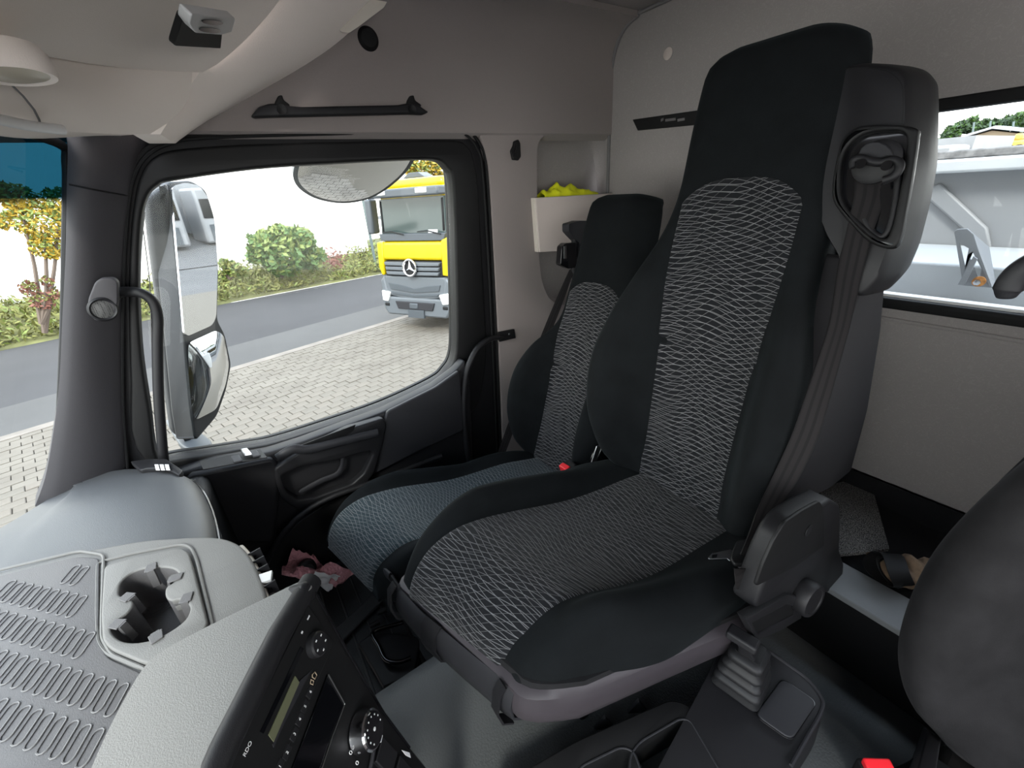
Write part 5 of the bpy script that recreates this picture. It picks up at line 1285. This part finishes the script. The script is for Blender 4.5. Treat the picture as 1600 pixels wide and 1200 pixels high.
for k in range(15000):
    x = random.uniform(-13, 9); d = random.random() ** 1.3 * 3.5; h = .12 + .35 * random.random() + .3 * noise.noise(Vector((x * .8, d, 3)))
    n_ = noise.noise(Vector((x * .7, d * .7, 8))); pts.append((Vector((x, yg(x) + .15 + d, GZ + .05 + .2 * min(d, 2.5) + h * random.random())), 3 if n_ > .42 else (0 if random.random() < .18 else 1 if random.random() < .65 else 2)))
gs = foliage('verge_grass', pts, .06, ['leaf_light', 'leaf_olive', 'soil', 'leaf_red'], elong=1.6); tag(gs, 'overgrown grass and weeds along the far side of the road', 'grass')
def ball(c, r, n, sq_=(1, 1, 1), hollow=.5):
    out = []
    for _ in range(n):
        d = Vector((random.gauss(0, 1), random.gauss(0, 1), random.gauss(0, 1))).normalized(); rr = r * (hollow + (1 - hollow) * random.random() ** .5) * (1 + .25 * noise.noise(d * 2.5 + Vector(c)))
        out.append(Vector(c) + Vector((d.x * rr * sq_[0], d.y * rr * sq_[1], d.z * rr * sq_[2])))
    return out
def bush(name, label, px, py0, py1, Y, blobs, mats, leafs, n, cat='bush', stem=True):
    base = U(px, py0, 'y', Y); t = thing(name, label, cat, base); pts = []
    for (bx, by, r_) in blobs:
        c = U(bx, by, 'y', Y); rad = (U(bx + r_, by, 'y', Y) - c).length
        for p in ball(c, rad, int(n * (r_ / blobs[0][2]) ** 2)):
            up_k = (p.z - c.z) / rad; w_ = [.2, .5, .3] if up_k < 0 else [.2, .25, .55]
            pts.append((p, random.choices(range(3), w_)[0]))
    foliage('foliage', pts, leafs, mats, t)
    if stem:
        for (bx, by, r_) in blobs[:4]:
            obj('branch', tube([base, base.lerp(U(bx, by, 'y', Y), .5) + Vector((.05, 0, .05)), U(bx, by, 'y', Y)], [.05, .035, .02], 6), 'bark', t)
    return t
bush('round_bush', 'round green bush against the white wall in the middle of the side window', 440, 434, 355, 16.6, [(440, 395, 38), (412, 385, 24), (470, 378, 24), (440, 372, 22), (484, 405, 18), (500, 398, 10), (398, 400, 12)], ['leaf_green', 'leaf_green', 'leaf_light'], .12, 1700)
bush('small_shrub', 'small pale shrub left of the round bush by the mirror', 358, 436, 410, 16.6, [(362, 420, 14), (350, 412, 9), (376, 424, 9), (345, 430, 8)], ['leaf_green', 'leaf_light', 'leaf_olive'], .09, 300)
bush('autumn_tree', 'yellow-green autumn tree in front of the white wall, seen through the windshield', 70, 520, 290, 13.5, [(70, 350, 42), (95, 320, 34), (30, 310, 30), (70, 385, 26), (85, 395, 14), (0, 300, 26), (5, 345, 18), (20, 330, 14)], ['leaf_yellow', 'leaf_yellow', 'leaf_light'], .055, 800, cat='tree')
bush('red_shrub', 'thin red-leaved shrub on the verge seen through the windshield', 65, 506, 430, 13.2, [(66, 470, 20), (45, 450, 16), (72, 440, 12), (84, 460, 12)], ['leaf_red', 'leaf_red', 'leaf_olive'], .05, 160)
bush('orange_tree', 'orange autumn tree rising above the yellow truck', 650, 420, 255, 22, [(655, 268, 16), (640, 262, 10), (690, 270, 14), (670, 258, 12)], ['leaf_yellow', 'leaf_yellow', 'leaf_light'], .14, 500, cat='tree')
wl = thing('white_building', 'long plain white building wall behind the verge', 'building', (-3, 20, GZ))
p0_ = U(578, 400, 'y', 19.5); wx1 = p0_.x
obj('wall', prism([(wx1, 19.5, GZ), (wx1 - 34, 14.2, GZ), (wx1 - 34, 14.2, 11), (wx1, 19.5, 11)], (0, 2.0, 0)), 'render_white', wl)
obj('wall_plinth', prism([(wx1, 19.46, GZ), (wx1 - 34, 14.16, GZ), (wx1 - 34, 14.16, GZ + .6), (wx1, 19.46, GZ + .6)], (0, .03, 0)), 'kerb', wl)
lp_ = thing('lamp_post', 'thin grey metal post at the end of the white wall', 'post', U(587, 410, 'y', 17.5))
a = U(586, 408, 'y', 17.5); b = U(572, 318, 'y', 17.5); top = Vector((a.x, 17.5, 6))
obj('post_tube', cyl((a.x, 17.5, GZ), (a.x - .0, 17.5, 5.5), .055, 12), 'pole_grey', lp_); obj('post_box', box(a.x - .22, a.x + .05, 17.4, 17.55, b.z + .6, b.z + .78), 'pole_grey', lp_)

# ---------------------------------------------------------------- yellow truck
tk = thing('yellow_truck', 'yellow and grey truck parked facing the lens, seen through the side window', 'truck', (3.1, 8.2, GZ))
tc0 = Vector((3.13, 8.22, 0)); ta = Vector((.48, -.88, 0)).normalized(); tf = Vector((-.88, -.48, 0)).normalized()   # ta: to the right in view, tf: out of the front
ZM = [(-1.3, -1.2), (-1.12, -.99), (-1.08, -.95), (-1.02, -.80), (-.88, -.66), (-.64, -.42), (-.52, -.12), (-.13, .18), (.28, .55), (.46, .70), (1.34, 1.33), (1.36, 1.35), (1.54, 1.50), (1.82, 1.66), (2.2, 1.95)]
def T(u, z, d=0):
    z = interp(ZM, z); u = u * .78 - .05 + .09 * z
    return tc0 + ta * u + tf * (-d) + Vector((0, 0, z))     # u across, z up, d back from the front face
def tsec(rows_, nm, mat, **k): return obj(nm, grid(rows_, cu=True, capu=True), mat, tk, **k)
def tbox(u0, u1, z0, z1, d0, d1, nm, mat, parent=None, bevel=.02, **k): return obj(nm, prism([T(u0, z0, d0), T(u1, z0, d0), T(u1, z1, d0), T(u0, z1, d0)], tf * -(d1 - d0)), mat, parent or tk, bevel=bevel, **k)
def tpoly(pl, d0, d1, nm, mat, parent=None, bevel=.01, **k): return obj(nm, prism([T(u, z, d0) for u, z in pl], tf * -(d1 - d0)), mat, parent or tk, bevel=bevel, **k)
HWt = 1.13
tbox(-1.08, 1.08, -.10, 1.60, .14, 1.9, 'cab_shell', 'truck_yellow', bevel=.12, seg=3)
tbox(-HWt, HWt, -.12, .28, .02, .3, 'front_flap', 'truck_yellow', bevel=.06, seg=3)
tpoly([(-1.14, .28), (-.92, .28), (-.98, -.50), (-1.08, -.52), (-1.16, -.30)], .0, .35, 'corner_deflector', 'truck_yellow', bevel=.03)
tpoly([(1.14, .38), (.92, .30), (.92, -.48), (1.12, -.50), (1.17, -.30)], .0, .35, 'corner_deflector', 'truck_yellow', bevel=.03)
tpoly([(-1.0, .30), (1.0, .30), (1.05, .46), (-1.05, .46)], .03, .25, 'wiper_panel', 'truck_grey')
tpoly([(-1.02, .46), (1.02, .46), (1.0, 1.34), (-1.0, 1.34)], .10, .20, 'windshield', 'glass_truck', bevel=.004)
tbox(-1.0, 1.0, .40, 1.38, .5, .6, 'cab_interior', 'plastic_mid')
tbox(-.97, -.93, .5, 1.3, .08, .14, 'window_pillar', 'plastic_black'); tbox(.93, .99, .5, 1.3, .08, .14, 'window_pillar', 'plastic_black')
tpoly([(-1.08, 1.36), (1.08, 1.36), (1.06, 1.54), (-1.06, 1.54)], -.16, .2, 'sun_visor', 'truck_grey', bevel=.03)
tpoly([(-1.0, 1.52), (1.0, 1.52), (.9, 1.82), (-.7, 1.82)], .18, 1.8, 'roof', 'truck_yellow', bevel=.08, seg=3)
for u in (-.62, .62): tbox(u - .16, u + .16, 1.42, 1.52, -.18, -.1, 'roof_lamp', 'lamp_white', bevel=.015)
tpoly([(-.6, 1.84), (.1, 1.84), (-.1, 1.96), (-.4, 1.96)], .5, .8, 'roof_hatch', 'truck_grey')
for u in (-.95, .2):
    obj('wiper', tube([T(u + .75, .44, 0), T(u + .35, .52, .02), T(u, .50, .05)], .012, 6), 'plastic_black', tk)
tbox(-1.40, -1.20, .46, 1.36, .0, .22, 'side_mirror', 'truck_grey', bevel=.04, seg=3)
obj('mirror_bar', tube([T(-1.05, 1.42, .1), T(-1.3, 1.40, .08), T(-1.32, 1.3, .1)], .025, 8), 'plastic_black', tk)
# upper grille
tbox(-.94, .94, -.52, -.13, .01, .3, 'grille_recess', 'plastic_dark', bevel=.02)
for k in range(3):
    z = -.19 - .12 * k; wv_ = .90 - .02 * k
    tpoly([(-wv_, z + .04), (wv_, z + .04), (wv_ - .03, z - .04), (0, z - .055), (-wv_ + .03, z - .04)], -.05, .02, 'grille_slat', 'truck_grey_light', bevel=.01)
# star emblem
em = obj('star_emblem', tube([T(.20 * math.cos(k * .2618) - .0, -.28 + .20 * math.sin(k * .2618), -.09) for k in range(24)], .022, 8, closed=True), 'chrome', tk, label='round chrome three-pointed star emblem')
cn = T(0, -.28, -.10)
for k in range(3):
    an = math.pi / 2 + k * 2 * math.pi / 3; tip = T(.195 * math.cos(an), -.28 + .195 * math.sin(an), -.085)
    s1 = T(.045 * math.cos(an + 1.05), -.28 + .045 * math.sin(an + 1.05), -.085); s2 = T(.045 * math.cos(an - 1.05), -.28 + .045 * math.sin(an - 1.05), -.085)
    obj('star_point', me_from([cn + tf * .03, tip, s1, s2], [(0, 2, 1), (0, 1, 3), (0, 3, 2), (1, 2, 3)]), 'chrome', em, sharp=5)
obj('emblem_disc', lathe([(0, 0), (.15, 0), (.15, .01), (0, .01)], T(0, -.28, -.06), tf, 24), 'plastic_black', em)
# lower grille and bumper
tpoly([(-1.0, -.52), (1.0, -.52), (1.08, -.66), (.96, -.74), (0, -.86), (-.96, -.74), (-1.08, -.66)], .0, .4, 'lower_mask', 'truck_grey_light', bevel=.03)
for k in range(2):
    z = -.58 - .09 * k
    tpoly([(-.86 + .06 * k, z), (-.4, z - .015), (0, z - .04), (.4, z - .015), (.86 - .06 * k, z), (.80 - .06 * k, z - .05), (0, z - .09), (-.80 + .06 * k, z - .05)], -.02, .02, 'grille_slat', 'truck_grey', bevel=.005)
tpoly([(-1.14, -.56), (-1.0, -.50), (-.9, -.78), (.9, -.78), (1.0, -.50), (1.16, -.56), (1.14, -1.0), (1.0, -1.08), (.4, -1.08), (-.4, -1.08), (-1.0, -1.08), (-1.12, -1.0)], -.02, .45, 'bumper', 'truck_grey_light', bevel=.04)
tpoly([(-.66, -.86), (.66, -.86), (.58, -1.02), (-.58, -1.02)], -.05, 0, 'intake', 'plastic_mid')
tbox(-.16, .12, -1.0, -.88, -.07, -.02, 'tow_cover', 'truck_grey')
tbox(-.24, .30, -1.10, -1.02, -.06, 0, 'plate_blank', 'truck_grey', bevel=.005)
for s in (-1, 1):
    tpoly([(s * .82, -.68), (s * 1.10, -.64), (s * 1.10, -.86), (s * .92, -.88)], -.055, .02, 'headlamp', 'lamp_white', bevel=.02)
    tbox(min(s * .9, s * 1.06), max(s * .9, s * 1.06), -.98, -.91, -.04, 0, 'fog_lamp', 'plastic_black')
    c = T(s * .95, -.93, 1.0); obj('wheel', lathe([(0, -.15), (.2, -.15), (.3, -.12), (.48, -.14), (.5, -.1), (.5, .1), (.48, .14), (.3, .12), (0, .12)], c + Vector((0, 0, .13)), ta, 28), 'tyre', tk)
tbox(-.95, .95, -1.12, -.6, .45, 3, 'chassis', 'plastic_black')
tbox(-1.15, 1.15, -.1, 1.9, 2.1, 6.5, 'tipper_body', 'truck_yellow', bevel=.03)
tbox(.5, .78, .44, .54, .085, .098, 'windshield_card', 'label_white', bevel=.002)
# distant storage yard wall behind the truck is the road's continuation; row of parked trucks seen in the mirror
for k in range(4):
    x = 24 + 3.2 * k * .2; y = 5.5 + 3.3 * k
    pt = thing('parked_truck', ['white parked truck in the yard, nearest the lane, seen in the mirror', 'second white parked truck of the yard row seen in the mirror', 'third white parked truck of the yard row seen in the mirror', 'farthest white parked truck of the yard row seen in the mirror'][k], 'truck', (x, y, GZ), 'white trucks parked in the yard behind')
    obj('cab', box(x, x + 2.2, y, y + 2.4, GZ + .5, GZ + 3.1), 'tipper_white', pt, bevel=.12); obj('windshield', box(x - .03, x + .02, y + .15, y + 2.25, GZ + 1.7, GZ + 2.6), 'gloss_black', pt)
    obj('grille', box(x - .04, x + .02, y + .3, y + 2.1, GZ + .6, GZ + 1.4), 'truck_grey', pt); obj('load_body', box(x + 2.4, x + 9, y, y + 2.4, GZ + .9, GZ + 3.4), 'tipper_white', pt)
yd = struct(obj('yard', me_from([(-9, 1.2, GZ - .035), (-9, -12, GZ - .035), (90, -12, GZ - .035), (90, 40, GZ - .035), (12, 12, GZ - .035)], [(0, 1, 2, 3, 4)]), 'asphalt_light'))

# ---------------------------------------------------------------- behind the back window
tp_ = thing('tipper_front_wall', 'white steel front wall of the tipper body behind the rear window', 'truck body', (2.6, .3, GZ))
XT = 2.5
def xr(pl, X, vec, nm, mat, **k): return obj(nm, prism([U(x, y, 'x', X) for x, y in pl], vec), mat, tp_, **k)
zr = U(1530, 240, 'x', XT).z; zr2 = U(1530, 270, 'x', XT).z
obj('wall_sheet', box(XT + .02, XT + .05, -1.6, 2.0, .60, zr), 'tipper_white', tp_)
zt1 = U(1530, 232, 'x', XT - .03).z; zt2 = U(1530, 246, 'x', XT - .03).z; zt3 = U(1530, 268, 'x', XT - .03).z
obj('top_rail_dark', box(XT - .03, XT + .06, -1.6, 2.0, zt2, zt1), 'tipper_dirty', tp_, bevel=.006)
obj('top_flange', box(XT - .06, XT + .05, -1.6, 2.0, zt3, zt2), 'tipper_bright', tp_, bevel=.01)
rib_px = [(1462, 282), (1476, 276), (1560, 384), (1552, 396)]
obj('diagonal_rib', prism([U(x, y, 'x', XT + .02) for x, y in [(1440, 300), (1470, 285), (1545, 355), (1552, 392), (1530, 380)]], (-.02, 0, 0)), 'tipper_white', tp_, bevel=.008)
zc1 = U(1500, 402, 'x', 2.2).z
obj('cross_beam', box(2.05, XT + .02, -1.6, 2.0, zc1 - .5, zc1), 'tipper_bright', tp_, bevel=.01)
obj('cab_rear_sill', box(1.60, 2.06, -1.6, 2.0, .5, .90), 'tipper_bright', tp_, bevel=.01)
bk2 = thing('steel_bracket', 'white triangular steel bracket bolted behind the rear window', 'bracket', U(1530, 440, 'x', 2.0))
fb = lambda pl, hs_=(), X=2.0: plate([Vector((p.y, p.z)) for p in (U(x, y, 'x', X) for x, y in pl)], [[Vector((p.y, p.z)) for p in (U(x, y, 'x', X) for x, y in h_)] for h_ in hs_], .008, .002, ((X, 0, 0), (0, 1, 0), (0, 0, 1)))
obj('bracket_plate', fb([(1491, 362), (1496, 358), (1512, 357), (1522, 366), (1546, 440), (1556, 450), (1505, 446)], [[(1500, 380), (1514, 388), (1508, 416)], [(1514, 398), (1520, 394), (1534, 420), (1530, 438)]]), 'tipper_white', bk2)
obj('bracket_web', prism([U(x, y, 'x', X) for x, y, X in [(1518, 362, 2.0), (1546, 386, 2.08), (1557, 450, 2.0), (1550, 448, 1.99)]], (0, .006, 0)), 'tipper_white', bk2)
obj('bracket_strut', prism([U(x, y, 'x', 1.985) for x, y in [(1498, 444), (1522, 400), (1528, 404), (1508, 445)]], (-.01, 0, 0)), 'tipper_white', bk2)
c = U(1527, 441, 'x', 1.975); obj('bolt_washer', lathe([(0, 0), (.016, 0), (.016, .003), (0, .003)], c + Vector((0, -.003, .003)), (-1, 0, 0), 18), 'rust', bk2); obj('bolt', lathe([(0, 0), (.009, 0), (.009, .009), (.006, .011), (0, .011)], c, (-1, 0, 0), 6), 'steel', bk2)
# far yard, hill, trees, sheds
zf = U(1512, 226, 'x', 52).z - .98
def far(px, py, X=60): return U(px, py, 'x', X)
hl = struct(obj('hills', grid([[Vector((X_, y, z0 + (dz + 1.2 * noise.noise(Vector((y * .08, 3, 1)))) * k)) for y in range(-10, 60, 2)] for X_, z0, dz, k in ((63, zf, 0, 0), (82, zf + 1.2, 1, .5), (95, zf + 2.2, 1, .8))]), 'hill'))
for k, (px, py, r_) in enumerate([(1486, 208, 8), (1500, 200, 7), (1516, 196, 9), (1535, 200, 9), (1552, 198, 8), (1572, 194, 9), (1590, 190, 10), (1606, 186, 10)]):
    b = U(px, 222, 'x', 66 + k % 3); b.z = zf + .35; t = thing('distant_tree', ['leftmost', 'second from left', 'third from left', 'fourth from left', 'fourth from right', 'third from right', 'second from right', 'rightmost'][k] + ' of the dark green trees on the far slope', 'tree', b, 'trees on the far slope')
    c = U(px, py, 'x', 66 + k % 3); rad = (U(px + r_, py, 'x', 66) - U(px, py, 'x', 66)).length
    foliage('crown', [(p, random.randrange(3)) for p in ball(c, rad * 1.5, 420, (1, 1, 1.15), .2)], .34, ['leaf_dark', 'leaf_green', 'leaf_dark'], t)
    obj('trunk', cyl(b, c, .2, 6), 'bark', t)
sh = thing('far_shed', 'beige shed with pale roof in the distant yard', 'shed', far(1560, 228))
obj('shed_wall', prism([far(x, y) for x, y in [(1508, 228), (1508, 216), (1550, 204), (1625, 212), (1625, 228)]], (6, 0, 0)), 'far_wall', sh)
obj('shed_roof', prism([far(x, y, 59.5) for x, y in [(1504, 215), (1550, 201), (1630, 209), (1630, 205), (1556, 196), (1512, 209)]], (8, 0, 0)), 'far_roof', sh)
for nm, lab, cat_, px, py, mm, r_ in [('green_tarp', 'green tarpaulin heap in front of the far shed', 'tarp', 1540, 221, 'tarp_green', 12), ('orange_machine', 'orange machine on the ground left of the green tarpaulin', 'machine', 1512, 226, 'orange_paint', 9), ('yellow_machine', 'yellow machine at the right end of the far shed', 'machine', 1588, 221, 'yellow_paint', 12), ('white_car', 'white car at the left edge of the far yard', 'car', 1476, 225, 'tipper_white', 8)]:
    c = U(px, py, 'x', 52); rr = (U(px + r_, py, 'x', 52) - c).length
    t = thing(nm, lab, cat_, (c.x, c.y, zf)); c.z = zf + .95
    if cat_ in ('tarp',): obj('heap', grid([[c + Vector((rr * .4 * math.cos(a) * s, rr * math.sin(a) * s, rr * .62 * (1 - s * s) - .5)) for a in [k * .35 for k in range(18)]] for s in (1, .9, .7, .45, .2, .02)], cu=True), mm, t)
    else:
        obj('body', box(c.x, c.x + 2, c.y - rr, c.y + rr, c.z - .6, c.z + .05), mm, t, bevel=.15); obj('cabin', box(c.x + .1, c.x + 1.8, c.y - rr * .5, c.y + rr * .6, c.z, c.z + .5), mm if cat_ == 'machine' else 'gloss_black', t, bevel=.15)
        for s in (-1, 1): obj('wheel', lathe([(0, -.1), (.35, -.1), (.35, .1), (0, .1)], (c.x, c.y + s * rr * .6, c.z - .6), (1, 0, 0), 14), 'tyre', t)
yg2 = struct(obj('far_yard', me_from([(20, -20, GZ + .0), (50, -20, zf), (68, -20, zf), (68, 70, zf), (50, 70, zf), (20, 70, GZ)], [(0, 1, 4, 5), (1, 2, 3, 4)]), 'asphalt_light'))
for px in (1522, 1548, 1584):
    b = U(px, 226, 'x', 62.5); b.z = zf; t_ = tag(obj('utility_pole', tube([b, U(px, 188 + (px % 7), 'x', 62.5)], .07, 6), 'pole_grey'), {1522: 'leftmost', 1548: 'middle', 1584: 'rightmost'}[px] + ' thin utility pole standing behind the far shed', 'pole', 'utility poles behind the far shed')
